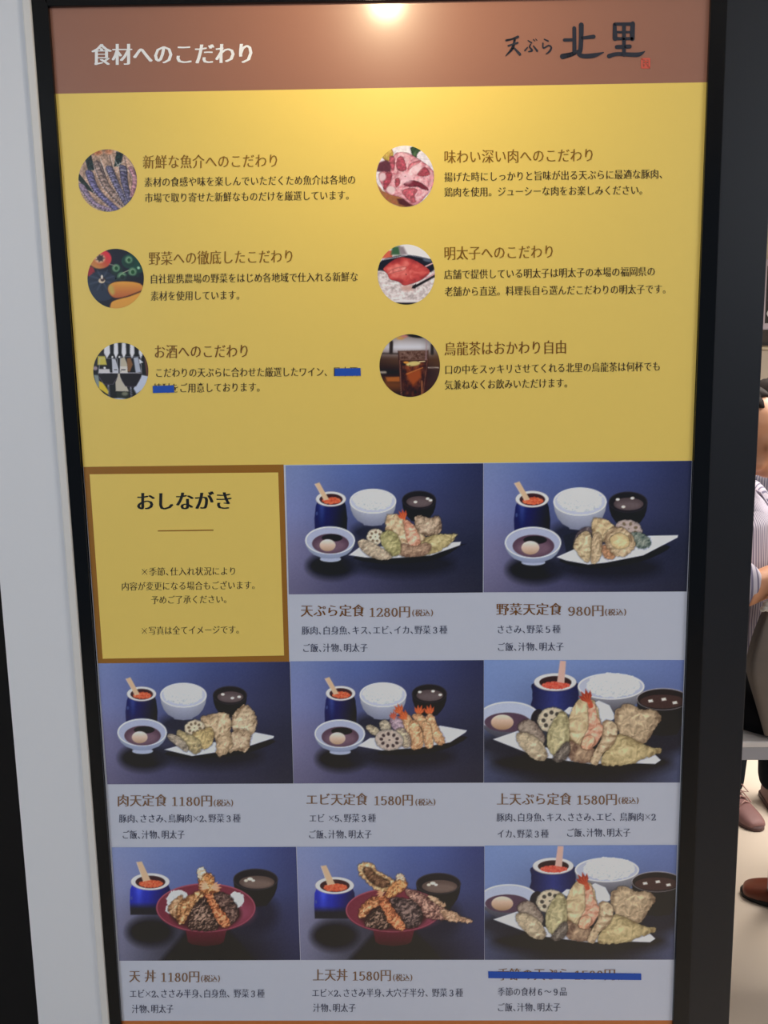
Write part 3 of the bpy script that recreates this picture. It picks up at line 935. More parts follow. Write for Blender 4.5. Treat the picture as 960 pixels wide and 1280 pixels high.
def don(p, jx, jy, bx, by, brx, bry, sx, sy):
    p.grid([[(112, 124, 168), (90, 108, 162), (66, 82, 142), (46, 54, 104)],
            [(116, 122, 162), (84, 98, 150), (62, 74, 126), (46, 54, 98)],
            [(108, 108, 138), (52, 52, 68), (34, 34, 50), (42, 46, 82)],
            [(100, 100, 126), (52, 52, 66), (20, 19, 24), (36, 38, 66)]], 25, 35, 950, 600)
    p.ell(jx, jy + 250, 115, 72, (18, 17, 24), soft=50)
    p.poly([(bx - 230, 610), (bx - 90, by + 110), (bx + 110, by + 110), (bx + 240, 610)], (16, 14, 18), soft=34)
    p.ell(sx, sy + 170, 110, 100, (24, 25, 42), soft=60, alpha=.85)
    jar(p, jx, jy, 97, 43, 100, 102, jy + 165, [(jx - 68, jy - 98), (jx - 42, jy - 102), (jx + 2, jy - 8), (jx - 34, jy - 2)], (24, 34, 150), True)
    p.bowl(sx, sy, 112, 54, 130, 60, (22, 20, 26), (14, 12, 18), (48, 44, 50), (28, 24, 30), 4)
    p.ell(sx + 6, sy + 14, 88, 32, (84, 66, 60)); p.ell(sx + 12, sy + 22, 70, 20, (112, 92, 84), soft=20, alpha=.7)
    p.ell(sx - 28, sy - 2, 14, 8, (206, 194, 178)); p.ell(sx - 48, sy + 6, 10, 7, (196, 184, 168)); p.ell(sx - 12, sy + 6, 9, 6, (214, 200, 184))
    # red bowl
    d = p.dpoly([(bx - 105, by + bry * .7), (bx - 90, by + bry + 50), (bx - 70, by + bry + 62), (bx, by + bry + 72), (bx + 70, by + bry + 62), (bx + 90, by + bry + 50), (bx + 110, by + bry * .7)], False)
    p.put(d, A((84, 26, 38)) * (1 - .35 * np.clip((p.Y - by - bry) / 70, 0, 1)[..., None]))
    p.ell(bx, by + 4, brx, bry, (92, 28, 44))
    p.ell(bx, by, brx, bry, (150, 68, 86))
    p.ell(bx, by + 1, brx - 6, bry - 5, (108, 36, 52))
    p.ell(bx + brx * .55, by + bry * .2, brx * .4, bry * .45, (140, 62, 86), soft=60, alpha=.7)
    p.ell(bx, by + bry * .25, brx * .72, bry * .66, (56, 24, 28), soft=22)


def food_f(p):
    don(p, 211, 209, 489, 338, 248, 122, 738, 197)
    p.rice(350, 300, 58, 52); p.rice(640, 300, 40, 40); p.rice(320, 345, 34, 26)
    p.lump([(300, 345), (330, 300), (370, 280), (360, 380), (325, 385)], (176, 132, 82), (226, 200, 150), (96, 58, 32), 14, 2)
    p.lump([(345, 405), (350, 330), (400, 280), (455, 255), (480, 275), (440, 320), (400, 380), (375, 420)], (178, 120, 62), (224, 180, 120), (96, 54, 26), 14, 4, k=3)
    p.lump([(520, 270), (570, 262), (620, 290), (650, 350), (640, 400), (600, 420), (560, 350)], (74, 52, 46), (138, 108, 90), (34, 22, 22), 13, 6, k=3)
    p.lump([(405, 440), (415, 360), (450, 305), (485, 290), (520, 350), (550, 420), (530, 448), (450, 452)], (72, 50, 40), (168, 138, 112), (32, 20, 18), 11, 8, k=3.4)
    p.lump([(485, 270), (520, 272), (560, 340), (600, 385), (610, 425), (585, 438), (548, 410), (515, 340)], (186, 98, 48), (226, 160, 100), (104, 46, 22), 13, 10, k=3)
    p.lump([(460, 160), (505, 165), (530, 190), (530, 235), (560, 250), (530, 265), (470, 262), (455, 225)], (196, 128, 58), (232, 190, 130), (122, 60, 26), 12, 12, k=3)
    p.lump([(446, 160), (455, 140), (475, 136), (490, 160), (470, 180), (462, 200), (450, 180)], (214, 202, 170), (236, 232, 214), (160, 136, 90), 10, 14)
    p.tail(505, 240, 205, 60, (206, 150, 112), (232, 196, 160)); p.tail(515, 240, -10, 58, (206, 140, 104), (232, 190, 160))


def food_g(p):
    don(p, 193, 228, 487, 350, 238, 110, 712, 218)
    p.lump([(545, 250), (620, 262), (700, 310), (760, 350), (800, 372), (790, 400), (740, 400), (660, 390), (600, 330)], (128, 86, 72), (196, 156, 128), (64, 34, 34), 12, 3, k=3)
    p.lump([(720, 350), (790, 360), (830, 385), (880, 398), (872, 415), (820, 410), (760, 402)], (186, 150, 110), (226, 208, 170), (110, 74, 48), 12, 5)
    p.lump([(660, 280), (700, 290), (750, 325), (735, 335), (690, 310)], (196, 164, 120), (226, 204, 168), (130, 96, 66), 12, 6)
    p.lump([(312, 130), (350, 112), (388, 125), (410, 155), (480, 195), (500, 225), (460, 255), (400, 250), (350, 205), (318, 175)], (206, 172, 112), (234, 222, 184), (140, 96, 48), 14, 7)
    p.lump([(335, 145), (370, 138), (400, 170), (465, 205), (460, 235), (400, 230), (355, 190)], (104, 70, 44), (168, 124, 80), (48, 28, 18), 13, 9, 4)
    p.lump([(470, 300), (530, 290), (590, 310), (630, 360), (620, 420), (560, 440), (520, 390)], (72, 56, 54), (142, 118, 104), (32, 22, 24), 13, 11, k=3)
    p.lump([(345, 425), (370, 370), (410, 340), (450, 360), (470, 420), (450, 445), (390, 440)], (70, 48, 38), (160, 130, 104), (32, 20, 18), 11, 13, k=3.4)
    p.lump([(315, 385), (325, 335), (375, 290), (430, 280), (420, 320), (375, 350), (345, 385)], (190, 118, 62), (228, 178, 120), (104, 54, 26), 13, 15, k=3)
    p.lump([(410, 290), (450, 285), (485, 340), (530, 400), (545, 440), (515, 452), (470, 420), (440, 360)], (192, 104, 54), (226, 156, 98), (108, 48, 24), 13, 17, k=3)
    p.lump([(500, 200), (545, 195), (552, 235), (520, 262), (470, 290), (445, 270)], (202, 132, 66), (232, 184, 116), (120, 62, 28), 12, 19, k=3)
    p.lump([(502, 200), (506, 175), (525, 168), (545, 190), (540, 205), (520, 198)], (214, 202, 170), (236, 230, 210), (160, 130, 90), 10, 21)
    p.tail(440, 262, 160, 44, (196, 134, 92), (228, 180, 140))


# ---- the six round pictures, in the pixels of their own crops
def round_prawns(p):
    p.C[:] = A((176, 142, 122))
    n = fbm(p.X / 60, p.Y / 90, 3)[..., None]
    p.C += (n - .5) * A((110, 90, 80))
    p.ell(340, 110, 60, 34, (196, 112, 66), soft=50); p.ell(490, 100, 50, 30, (200, 124, 84), soft=50)
    p.poly([(170, 200), (255, 130), (300, 350), (215, 350)], (28, 46, 46)); p.poly([(590, 100), (690, 130), (640, 300), (560, 300)], (30, 48, 48))
    p.poly([(85, 380), (230, 560), (300, 660), (180, 600), (80, 470)], (30, 44, 40))
    body = (((130, 560), (300, 790), (560, 900), 74, (132, 112, 136)), ((230, 390), (330, 620), (600, 880), 92, (96, 90, 132)), ((340, 270), (460, 560), (700, 820), 96, (134, 112, 104)),
            ((500, 330), (600, 560), (740, 820), 88, (100, 96, 126)), ((680, 320), (700, 520), (770, 760), 88, (92, 88, 118)), ((790, 330), (840, 480), (800, 690), 66, (164, 116, 126)))
    for k, (a, m, b, w, c) in enumerate(body):
        P = catmull([a, m, b], 9)
        for i, q in enumerate(P):
            t = i / len(P); ww = w * (1 - .2 * t)
            p.ell(q[0] + 4, q[1] + 8, ww * .66, ww * .48, (34, 28, 40), 35, soft=18, alpha=.8)
            cc = A(c) * (1.18 if i % 2 else .86)
            p.ell(q[0], q[1], ww * .60, ww * .40, cc, 35, soft=14)
            p.ell(q[0] - ww * .2, q[1] - ww * .12, ww * .22, ww * .12, A(c) * 1.55, 35, soft=16, alpha=.7)
            p.ell(q[0] - ww * .5, q[1] + ww * .25, 7, 7, (214, 206, 216), soft=10, alpha=.8)
    n = fbm(p.X / 16, p.Y / 16, 21)[..., None]
    p.C = p.C * (.72 + .42 * n) + (n - .5) * 50
    for a, b in (((590, 290), (720, 220)), ((600, 380), (640, 250)), ((560, 200), (620, 300)), ((380, 200), (460, 420)), ((520, 160), (560, 330)), ((650, 350), (760, 350))):
        p.line(a, b, 9, (196, 190, 186), .75)
    for a, b in (((330, 210), (430, 440)), ((500, 160), (540, 320)), ((700, 180), (740, 400))):
        p.line(a, b, 10, (54, 42, 52), .8)


def round_meat(p):
    p.C[:] = A((224, 214, 226))
    for yy in (190, 260, 350):
        p.line((600, yy), (880, yy + 20), 6, (180, 170, 186), .7)
    p.ell(440, 120, 90, 70, (232, 222, 226), soft=40)
    p.lump([(550, 110), (610, 100), (690, 130), (640, 190), (620, 260), (570, 230)], (46, 84, 50), (98, 140, 84), (20, 44, 30), 30, 3)
    p.lump([(150, 250), (180, 170), (270, 130), (300, 200), (240, 300)], (186, 158, 50), (224, 206, 90), (120, 90, 30), 40, 5)
    p.poly([(60, 440), (100, 320), (200, 280), (280, 330), (260, 470)], (96, 46, 62), soft=16)
    p.poly([(60, 600), (150, 720), (440, 820), (600, 930), (430, 960), (150, 850)], (160, 104, 62), soft=14)
    p.poly([(350, 830), (450, 830), (580, 930), (480, 940), (380, 900)], (84, 36, 44), soft=20)
    p.lump([(320, 200), (420, 170), (540, 200), (690, 290), (850, 420), (890, 600), (800, 740), (650, 900), (560, 910), (420, 820), (200, 740), (130, 620), (95, 500), (150, 440), (260, 450), (270, 330)],
           (214, 150, 162), (240, 212, 216), (160, 74, 90), 60, 7, 10, k=2.0)
    for pts, c in (([(360, 260), (430, 240), (470, 330), (480, 420), (400, 440), (345, 380)], (168, 66, 84)), ([(190, 470), (280, 480), (260, 590), (190, 700), (160, 640)], (160, 56, 74)),
                   ([(450, 620), (560, 570), (700, 610), (800, 700), (760, 710), (640, 660), (520, 660)], (120, 34, 52)), ([(640, 490), (740, 380), (820, 470), (760, 510)], (170, 60, 76)),
                   ([(430, 720), (520, 680), (640, 700), (600, 790), (620, 870), (560, 880), (460, 790)], (186, 84, 98)), ([(250, 240), (320, 250), (310, 420), (265, 380)], (176, 74, 92)),
                   ([(510, 420), (540, 340), (660, 290), (680, 310), (570, 380)], (196, 92, 106)), ([(330, 560), (380, 540), (390, 620), (340, 670)], (170, 66, 80))):
        p.lump(pts, c, A(c) * 1.3, A(c) * .75, 34, 9, 8)
    n = fbm(p.X / 70, p.Y / 40, 31)[..., None]
    p.C = np.where((np.abs(n - .5) < .035) & (p.C[..., :1] > 150) & (p.C[..., 1:2] < 185), p.C * .78 + A((50, 8, 16)), p.C)
    p.C = p.C * (.80 + .22 * fbm(p.X / 30, p.Y / 30, 33)[..., None])
    p.ell(150, 520, 48, 55, (196, 168, 178), soft=24); p.ell(265, 700, 60, 52, (204, 178, 184), soft=24)
    p.ell(480, 540, 90, 70, (214, 176, 190), 30, soft=50, alpha=.7); p.ell(620, 400, 90, 60, (214, 184, 192), -30, soft=50, alpha=.7)


def round_veg(p):
    p.C[:] = A((24, 28, 42))
    d = p.dell(265, 200, 155, 130)
    t = ((p.X - 265) / 155)[..., None]; v = ((p.Y - 200) / 130)[..., None]
    p.put(d, A((190, 72, 46)) + A((0, 46, 10)) * np.clip(v - t, 0, 1) + A((20, -30, 10)) * np.clip(t - v, 0, 1), soft=16)
    p.ell(265, 195, 66, 55, (216, 176, 138), soft=34); p.ell(270, 190, 42, 40, (58, 42, 44), soft=20)
    for k in range(7):
        tt = k * .9; p.line((268, 190), (268 + 60 * math.cos(tt), 190 + 52 * math.sin(tt)), 10, (62, 46, 44))
    p.ell(140, 370, 55, 70, (150, 34, 44), soft=20)
    d = p.dell(290, 560, 220, 200); p.put(d, A((38, 46, 66)), soft=14)
    for k in range(16):
        tt = k * math.pi / 8
        p.line((298 + 60 * math.cos(tt), 480 + 55 * math.sin(tt)), (298 + 175 * math.cos(tt), 480 + 140 * math.sin(tt)), 12, (70, 80, 98) if k % 2 else (26, 32, 48), .7, soft=22)
    p.ell(295, 478, 46, 42, (40, 34, 40)); p.ell(290, 490, 44, 34, (196, 176, 150)); p.ell(300, 474, 26, 26, (70, 50, 52)); p.ell(292, 440, 14, 28, (214, 200, 186))
    for x, y, r in ((660, 230, 105), (720, 260, 90), (790, 330, 60)):
        p.ell(x, y, r, r * .9, (26, 66, 56), soft=22)
    for x, y, r in ((480, 320, 54), (650, 210, 52), (700, 370, 58), (560, 435, 64)):
        p.ell(x + 8, y + 30, r * 1.5, r * 1.3, (30, 54, 46), soft=30, alpha=.7)
        p.ell(x, y, r, r, (70, 112, 84), soft=14); p.ell(x, y, r * .68, r * .72, (110, 148, 112), soft=10); p.ell(x + 4, y + 4, r * .44, r * .5, (26, 74, 42), soft=12)
    p.line((390, 268), (470, 290), 10, (130, 130, 110)); p.line((570, 385), (650, 350), 10, (150, 160, 130)); p.ell(780, 318, 18, 18, (150, 196, 160), soft=14)
    p.ell(650, 480, 160, 60, (22, 28, 38), soft=30, alpha=.8)
    for pts, s in (([(375, 590), (420, 525), (530, 500), (700, 505), (810, 535), (840, 600), (740, 650), (600, 700), (470, 718), (400, 670)], 0),
                   ([(400, 840), (430, 770), (540, 730), (660, 700), (840, 640), (860, 740), (700, 850), (500, 900), (400, 900)], 1)):
        d = p.dpoly(pts)
        p.put(d - 8, A((60, 24, 20)), soft=20)
        v = np.clip((p.Y - (500 if not s else 700)) / 220, 0, 1)[..., None]
        p.put(d, A((214, 146, 52)) * (1 - v) + A((176, 84, 44) if not s else (206, 140, 52)) * v, soft=10)
    p.ell(420, 610, 34, 70, (178, 160, 70), -20, soft=40, alpha=.8)


def round_roe(p):
    p.C[:] = A((214, 208, 216))
    p.poly([(120, 250), (200, 140), (270, 140), (270, 230)], (206, 86, 64), soft=16)
    p.poly([(250, 200), (270, 90), (370, 80), (380, 200)], (52, 92, 60), soft=30); p.poly([(350, 80), (420, 90), (470, 190), (380, 200)], (130, 118, 126), soft=30)
    p.poly([(60, 460), (110, 290), (260, 225), (480, 200), (700, 235), (860, 300), (860, 480)], (26, 30, 42), True)
    p.line((150, 262), (480, 200), 10, (170, 168, 182)); p.line((480, 200), (780, 258), 8, (120, 124, 144))
    p.ell(740, 270, 60, 20, (84, 92, 112), 10, soft=20)
    d = p.dpoly([(60, 440), (150, 415), (300, 470), (600, 470), (780, 430), (860, 400), (860, 700), (700, 860), (480, 840), (240, 830), (80, 700)])
    n = fbm(p.X / 38, p.Y / 28, 3)[..., None]; n2 = fbm(p.X / 20, p.Y / 16, 8)[..., None]
    p.put(d, A((202, 188, 190)) + (n - .5) * 110 + (n2 - .5) * 50)
    p.ell(470, 850, 190, 26, (26, 20, 26), soft=14); p.ell(460, 815, 180, 20, (214, 206, 208), soft=20)
    p.line((560, 630), (860, 465), 34, (30, 18, 28)); p.line((700, 360), (860, 285), 18, (214, 170, 176)); p.line((720, 510), (870, 430), 20, (204, 150, 160))
    p.ell(480, 640, 90, 40, (190, 140, 130), soft=50, alpha=.8)
    p.lump([(150, 395), (180, 350), (300, 260), (400, 232), (520, 250), (640, 310), (760, 400), (750, 460), (660, 530), (520, 585), (420, 605), (360, 560), (240, 520), (205, 450)],
           (204, 62, 56), (232, 128, 112), (150, 34, 40), 90, 12, 6, k=1.6, depth=60)
    p.lump([(210, 440), (260, 400), (340, 370), (450, 360), (430, 400), (330, 420), (240, 450)], (222, 116, 104), (240, 170, 156), (190, 70, 66), 50, 14, 5)
    p.poly([(540, 610), (590, 580), (580, 650), (530, 645)], (30, 18, 28))


def round_wine(p):
    p.C[:] = A((26, 24, 30))
    for x0, x1, c in ((270, 340, 0), (400, 450, 0), (505, 555, 0), (615, 665, 0), (735, 780, 0)):
        p.poly([(x0, 90), (x1, 90), (x1 + 8, 230), ((x0 + x1) / 2, 300), (x0 - 4, 230)], (204, 204, 212), soft=14)
    p.poly([(170, 200), (230, 180), (290, 300), (200, 380), (140, 400)], (40, 38, 40), soft=10)
    p.poly([(185, 270), (280, 270), (305, 385), (180, 385)], (190, 176, 66), soft=14)
    p.poly([(200, 440), (340, 440), (350, 500), (190, 500)], (190, 186, 190), soft=12)
    p.poly([(370, 300), (420, 310), (460, 440), (460, 520), (380, 500)], (178, 180, 192), soft=12)
    p.poly([(480, 300), (540, 280), (580, 380), (585, 500), (480, 500)], (176, 166, 146), soft=14)
    p.poly([(480, 405), (578, 405), (580, 495), (482, 495)], (196, 190, 184), soft=6)
    p.line((500, 450), (548, 450), 12, (40, 38, 44)); p.line((405, 450), (440, 450), 10, (60, 58, 64))
    p.poly([(570, 300), (620, 290), (650, 380), (610, 480), (585, 470)], (124, 82, 48), soft=14)
    p.poly([(660, 290), (720, 280), (760, 480), (690, 490)], (160, 166, 184), soft=14)
    p.poly([(730, 300), (790, 350), (740, 370)], (196, 200, 210), soft=12); p.ell(150, 430, 30, 26, (150, 130, 140), soft=16)
    p.poly([(800, 260), (860, 400), (860, 600), (830, 520)], (92, 56, 46), soft=16)
    p.poly([(770, 520), (860, 540), (840, 680), (700, 770), (660, 700)], (176, 184, 206), soft=14)
    p.poly([(130, 520), (190, 520), (220, 700), (160, 660)], (120, 132, 130), soft=18); p.poly([(200, 600), (250, 620), (330, 740), (320, 780), (200, 700)], (206, 178, 40), soft=12)
    p.poly([(450, 500), (485, 500), (600, 740), (425, 735), (420, 620)], (176, 168, 152), soft=10)
    p.poly([(430, 740), (600, 740), (600, 830), (440, 830)], (40, 44, 36), soft=14); p.ell(545, 770, 40, 26, (110, 112, 92), soft=24)
    p.ell(460, 850, 110, 22, (180, 184, 196), soft=14)
    for cx, w, y0, yb in ((325, 128, 300, 660), (623, 146, 275, 690)):
        p.poly([(cx - w, 497), (cx + w, 497), (cx + w * .96, 545), (cx + w * .80, 600), (cx + w * .5, yb - 20), (cx, yb), (cx - w * .5, yb - 20), (cx - w * .80, 600), (cx - w * .96, 545)], (34, 20, 32), soft=8)
        p.line((cx - w * .9, 492), (cx + w * .9, 492), 9, (190, 186, 198), .9)
        p.line((cx - w * .9, y0), (cx - w, 497), 7, (170, 172, 184), .8); p.line((cx + w * .9, y0), (cx + w, 497), 7, (190, 192, 204), .8)
        p.line((cx - w * .9, y0), (cx + w * .9, y0), 7, (170, 172, 186), .6)
        p.line((cx - w * .96, 545), (cx - w * .5, yb - 20), 6, (140, 140, 156), .6); p.line((cx + w * .96, 545), (cx + w * .5, yb - 20), 6, (150, 150, 166), .6); p.line((cx - w * .5, yb - 20), (cx + w * .5, yb - 16), 5, (130, 130, 146), .5)
        p.line((cx, yb), (cx + 14, 840), 22, (150, 152, 166), .8); p.line((cx + 3, yb + 20), (cx + 16, 840), 10, (44, 42, 50), .9)
    p.ell(378, 280, 12, 12, (236, 236, 240), soft=12); p.ell(472, 280, 12, 12, (236, 236, 240), soft=12); p.ell(275, 425, 16, 14, (214, 214, 220), soft=10)


def round_tea(p):
    p.grid([[(70, 52, 48), (150, 130, 124), (120, 108, 106), (60, 50, 46)],
            [(190, 184, 192), (214, 212, 224), (214, 212, 222), (120, 106, 100)],
            [(74, 48, 36), (86, 56, 40), (70, 44, 34), (96, 60, 36)],
            [(30, 20, 24), (34, 24, 26), (40, 26, 28), (70, 46, 42)],
            [(120, 64, 30), (110, 58, 28), (60, 34, 30), (66, 42, 40)],
            [(22, 18, 28), (24, 20, 30), (40, 24, 30), (54, 36, 38)]], 100, 60, 860, 860)
    p.ell(540, 75, 120, 26, (30, 22, 24), 8, soft=20); p.ell(360, 105, 50, 22, (206, 150, 74), soft=26); p.ell(410, 85, 40, 18, (196, 120, 110), soft=22)
    p.line((245, 160), (240, 290), 44, (50, 38, 36), soft=18); p.line((760, 200), (760, 300), 40, (44, 36, 34), soft=18)
    p.line((110, 300), (330, 305), 16, (52, 40, 36), soft=16); p.line((100, 540), (170, 540), 26, (170, 156, 140), soft=18)
    p.poly([(170, 600), (350, 595), (350, 655), (190, 655)], (176, 92, 34), soft=18)
    p.line((700, 480), (840, 480), 12, (180, 160, 150), soft=12)
    p.poly([(325, 265), (715, 255), (690, 860), (370, 860)], (62, 30, 26), soft=8)
    p.poly([(335, 270), (705, 260), (700, 385), (350, 390)], (110, 76, 62), soft=10)
    n = fbm(p.X / 22, p.Y / 22, 5)[..., None]
    m = np.clip(.5 - p.dpoly([(350, 280), (690, 275), (690, 370), (360, 375)], False) / 10, 0, 1)[..., None]
    p.C = p.C * (1 - m) + (A((104, 70, 58)) + (n - .5) * 120) * m
    p.poly([(420, 420), (650, 420), (620, 600), (540, 760), (440, 640)], (118, 52, 28), soft=40)
    n = fbm(p.X / 30, p.Y / 46, 6)[..., None]
    m = np.clip(.5 - p.dpoly([(370, 400), (690, 400), (670, 840), (390, 840)], False) / 10, 0, 1)[..., None]
    p.C = p.C + (n - .5) * A((120, 64, 36)) * m
    p.poly([(430, 560), (610, 500), (620, 600), (520, 700)], (168, 72, 28), soft=30); p.line((440, 560), (640, 480), 12, (226, 130, 60), .8)
    p.C = p.C * .92
    p.ell(520, 430, 90, 30, (200, 180, 104), -6, soft=20); p.ell(430, 415, 34, 14, (216, 140, 50), soft=14); p.line((600, 405), (665, 400), 12, (226, 200, 150))
    p.line((335, 265), (700, 258), 9, (150, 140, 140)); p.line((690, 130), (680, 380), 16, (150, 120, 130), .7)
    p.line((350, 390), (372, 850), 8, (176, 120, 96), .7); p.line((700, 380), (640, 850), 8, (170, 110, 80), .5); p.line((630, 650), (630, 840), 12, (214, 130, 70), .7, soft=12)


m_pic = bpy.data.materials.new('printed_picture')
m_pic.use_nodes = True
_p = m_pic.node_tree.nodes['Principled BSDF']
_p.inputs['Roughness'].default_value = .36
_p.inputs['Coat Weight'].default_value = .45
_p.inputs['Coat Roughness'].default_value = .15
_a = m_pic.node_tree.nodes.new('ShaderNodeVertexColor')
_a.layer_name = 'print'
m_pic.node_tree.links.new(_a.outputs[0], _p.inputs['Base Color'])


def colour_mesh(name, P3, faces, C, parent, label):
    me = bpy.data.meshes.new(name)
    nv, nf = len(P3), len(faces)
    me.vertices.add(nv)
    me.vertices.foreach_set('co', P3.reshape(-1).astype(np.float32))
    faces = np.asarray(faces)
    k = faces.shape[1]
    me.loops.add(nf * k)
    me.loops.foreach_set('vertex_index', faces.reshape(-1).astype(np.int32))
    me.polygons.add(nf)
    me.polygons.foreach_set('loop_start', (np.arange(nf) * k).astype(np.int32))
    me.update(calc_edges=True)
    at = me.color_attributes.new('print', 'FLOAT_COLOR', 'POINT')
    L = np.clip((lin(np.clip(C.reshape(-1, 3), 0, 255)) - HAZE) / EP, 0.0008, 1)
    at.data.foreach_set('color', np.concatenate([L, np.ones((nv, 1))], 1).reshape(-1).astype(np.float32))
    me.materials.append(m_pic)
    o = bpy.data.objects.new(name, me)
    COL.objects.link(o)
    o.parent = parent
    o.matrix_parent_inverse = parent.matrix_world.inverted()
    o['label'] = label
    return o


PICY = -0.00065
NX, NY = 280, 184


def photo(quad, crop, fn, label):
    """quad: TL TR BR BL on the board; crop: (x0, y0, scale) of the drawing frame"""
    u, v = np.meshgrid(np.linspace(0, 1, NX), np.linspace(0, 1, NY))
    q = [A(c) for c in quad]
    def bil(q):
        return (q[0][None, None] * ((1 - u) * (1 - v))[..., None] + q[1][None, None] * (u * (1 - v))[..., None]
                + q[2][None, None] * (u * v)[..., None] + q[3][None, None] * ((1 - u) * v)[..., None])
    p = bil(q)
    src = bil([A(c) for c in crop[3]]) if len(crop) > 3 else p
    pic = Pic((src[..., 0] - crop[0]) * crop[2], (src[..., 1] - crop[1]) * crop[2])
    fn(pic)
    pic.C = pic.C * .90 + pic.C.mean(-1, keepdims=True) * .12
    pic.C = pic.C + (fbm(pic.X / 5, pic.Y / 5, 40, 2) - .5)[..., None] * 7
    idx = np.arange(NX * NY).reshape(NY, NX)
    F = np.stack([idx[1:, :-1], idx[1:, 1:], idx[:-1, 1:], idx[:-1, :-1]], -1).reshape(-1, 4)
    return colour_mesh('food_photo', PX(p[..., 0], p[..., 1], PICY).reshape(-1, 3), F, pic.C, caption, label)


Q5 = [(605, 825), (855.2, 825), (849.8, 978.2), (605, 978.4)]
photo([(357, 582), (604, 579.2), (603.6, 740.6), (361, 743)], (360, 580, 3.918), food_a, 'printed picture of mixed tempura set with one prawn, first in the top row')
photo([(604.7, 579.2), (864.8, 576), (858.4, 739.4), (604.6, 740.4)], (605, 575, 3.692), food_b, 'printed picture of vegetable tempura set on white paper')
photo([(122.6, 829.2), (362.2, 827.2), (366.6, 979.4), (134.2, 980.4)], (120, 820, 3.918), food_c, 'printed picture of meat tempura set, lumpy pale pieces')
photo([(362.8, 826.6), (604.6, 825.2), (604.4, 978.4), (367.2, 979.4)], (365, 820, 4.0), food_d, 'printed picture of prawn tempura set with lotus root')
photo(Q5, (605, 820, 3.765), food_e, 'printed close view of large tempura set, in the third column middle row')
photo([(139.6, 1059.2), (370, 1058.6), (375.3, 1200), (149, 1201)], (135, 1050, 4.0), food_f, 'printed picture of tempura rice bowl in red bowl')
photo([(371, 1058.6), (605.3, 1058), (605.3, 1199.8), (376, 1200)], (370, 1050, 4.0), food_g, 'printed picture of red rice bowl with long eel tempura sticking out')
photo([(605.8, 1057), (846.4, 1056.2), (842.4, 1199.6), (605.8, 1199.8)], (605, 820, 3.765, Q5), food_e, 'printed close view of large tempura set, above the long blue tape')


def round_photo(cx, cy, rx, ry, crop, fn, label):
    NR, NT = 44, 180
    r = np.linspace(0, 1, NR + 1)[1:]; t = np.linspace(0, 2 * np.pi, NT, endpoint=False)
    R, Tt = np.meshgrid(r, t, indexing='ij')
    X = np.concatenate([[cx], (cx + rx * R * np.cos(Tt)).ravel()]); Y = np.concatenate([[cy], (cy + ry * R * np.sin(Tt)).ravel()])
    pic = Pic((X - crop[0]) * crop[2], (Y - crop[1]) * crop[2], aa=9)
    fn(pic)
    pic.C = np.clip(pic.C, 0, 226) * .91
    pic.C = pic.C * .88 + pic.C.mean(-1, keepdims=True) * .12
    F = []
    for k in range(NT):
        a, b = 1 + k, 1 + (k + 1) % NT
        F.append((0, b, a, a))
    F3 = [(0, b, a) for (_, b, a, _) in F]
    F4 = []
    for i in range(NR - 1):
        o = 1 + i * NT
        for k in range(NT):
            F4.append((o + k, o + (k + 1) % NT, o + NT + (k + 1) % NT, o + NT + k))
    tri = [(a, b, c) for a, b, c, d in F4] + [(a, c, d) for a, b, c, d in F4] + [(a, c, b) for (a, b, c) in F3]
    tri = [(a, c, b) for a, b, c in tri]
    return colour_mesh('round_photo', PX(X, Y, PICY), tri, pic.C, feature, label)


round_photo(134.6, 225.6, 36.6, 39, (90, 180, 10.667), round_prawns, 'round printed picture of raw prawns')
round_photo(506.4, 220.4, 36.2, 38.4, (465, 175, 11.294), round_meat, 'round printed picture of raw pink meat')
round_photo(144.6, 348.2, 35.2, 37.2, (100, 305, 10.667), round_veg, 'round printed picture of tomato and vegetables')
round_photo(507.8, 343.1, 35.8, 37.6, (465, 300, 10.667), round_roe, 'round printed picture of red roe on rice')
round_photo(151, 463.8, 34.4, 35.4, (105, 420, 10.667), round_wine, 'round printed picture of two red wine glasses')
round_photo(512.2, 457, 37.8, 39.2, (465, 412, 10.105), round_tea, 'round printed picture of a glass of iced tea')


# ------------------------------------------------------------------ fittings, shop behind, people
def revolve(bm, prof, c, n=32):
    rows = []
    for r, z in prof:
        rows.append([bm.verts.new((c[0] + r * math.cos(2 * math.pi * k / n), c[1] + r * math.sin(2 * math.pi * k / n), c[2] + z)) for k in range(n)])
    for a, b in zip(rows[:-1], rows[1:]):
        for k in range(n):
            bm.faces.new((a[k], a[(k + 1) % n], b[(k + 1) % n], b[k]))


sl = empty('sign_lamp', (lamp_pos[0], 0.0, lamp_pos[2] + 0.10), 'small black sign lamp on a thin arm above the menu board', 'lamp')
bm = bmesh.new()
revolve(bm, [(0.0275, 0.0), (0.031, 0.0), (0.034, -0.05), (0.030, -0.085), (0.012, -0.10), (0.0, -0.10)], (0, 0, 0))
hd = bm_obj('lamp_head', bm, mat('lamp_black', (24, 24, 26), rough=0.35), sl, True)
hd.matrix_world = Matrix.Translation(lamp_pos + (lamp_aim - lamp_pos).normalized() * 0.004) @ (lamp_aim - lamp_pos).to_track_quat('Z', 'Y').to_matrix().to_4x4()
arm_z = lamp_pos[2] + 0.10
bm = bmesh.new()
box(bm, lamp_pos[0] - 0.006, lamp_pos[0] + 0.006, lamp_pos[1] - 0.06, -0.006, arm_z - 0.006, arm_z + 0.006)
box(bm, lamp_pos[0] - 0.006, lamp_pos[0] + 0.006, lamp_pos[1] - 0.06, lamp_pos[1] - 0.048, lamp_pos[2] + 0.01, arm_z)
bm_obj('arm', bm, MATS['lamp_black'], sl)
bm = bmesh.new()
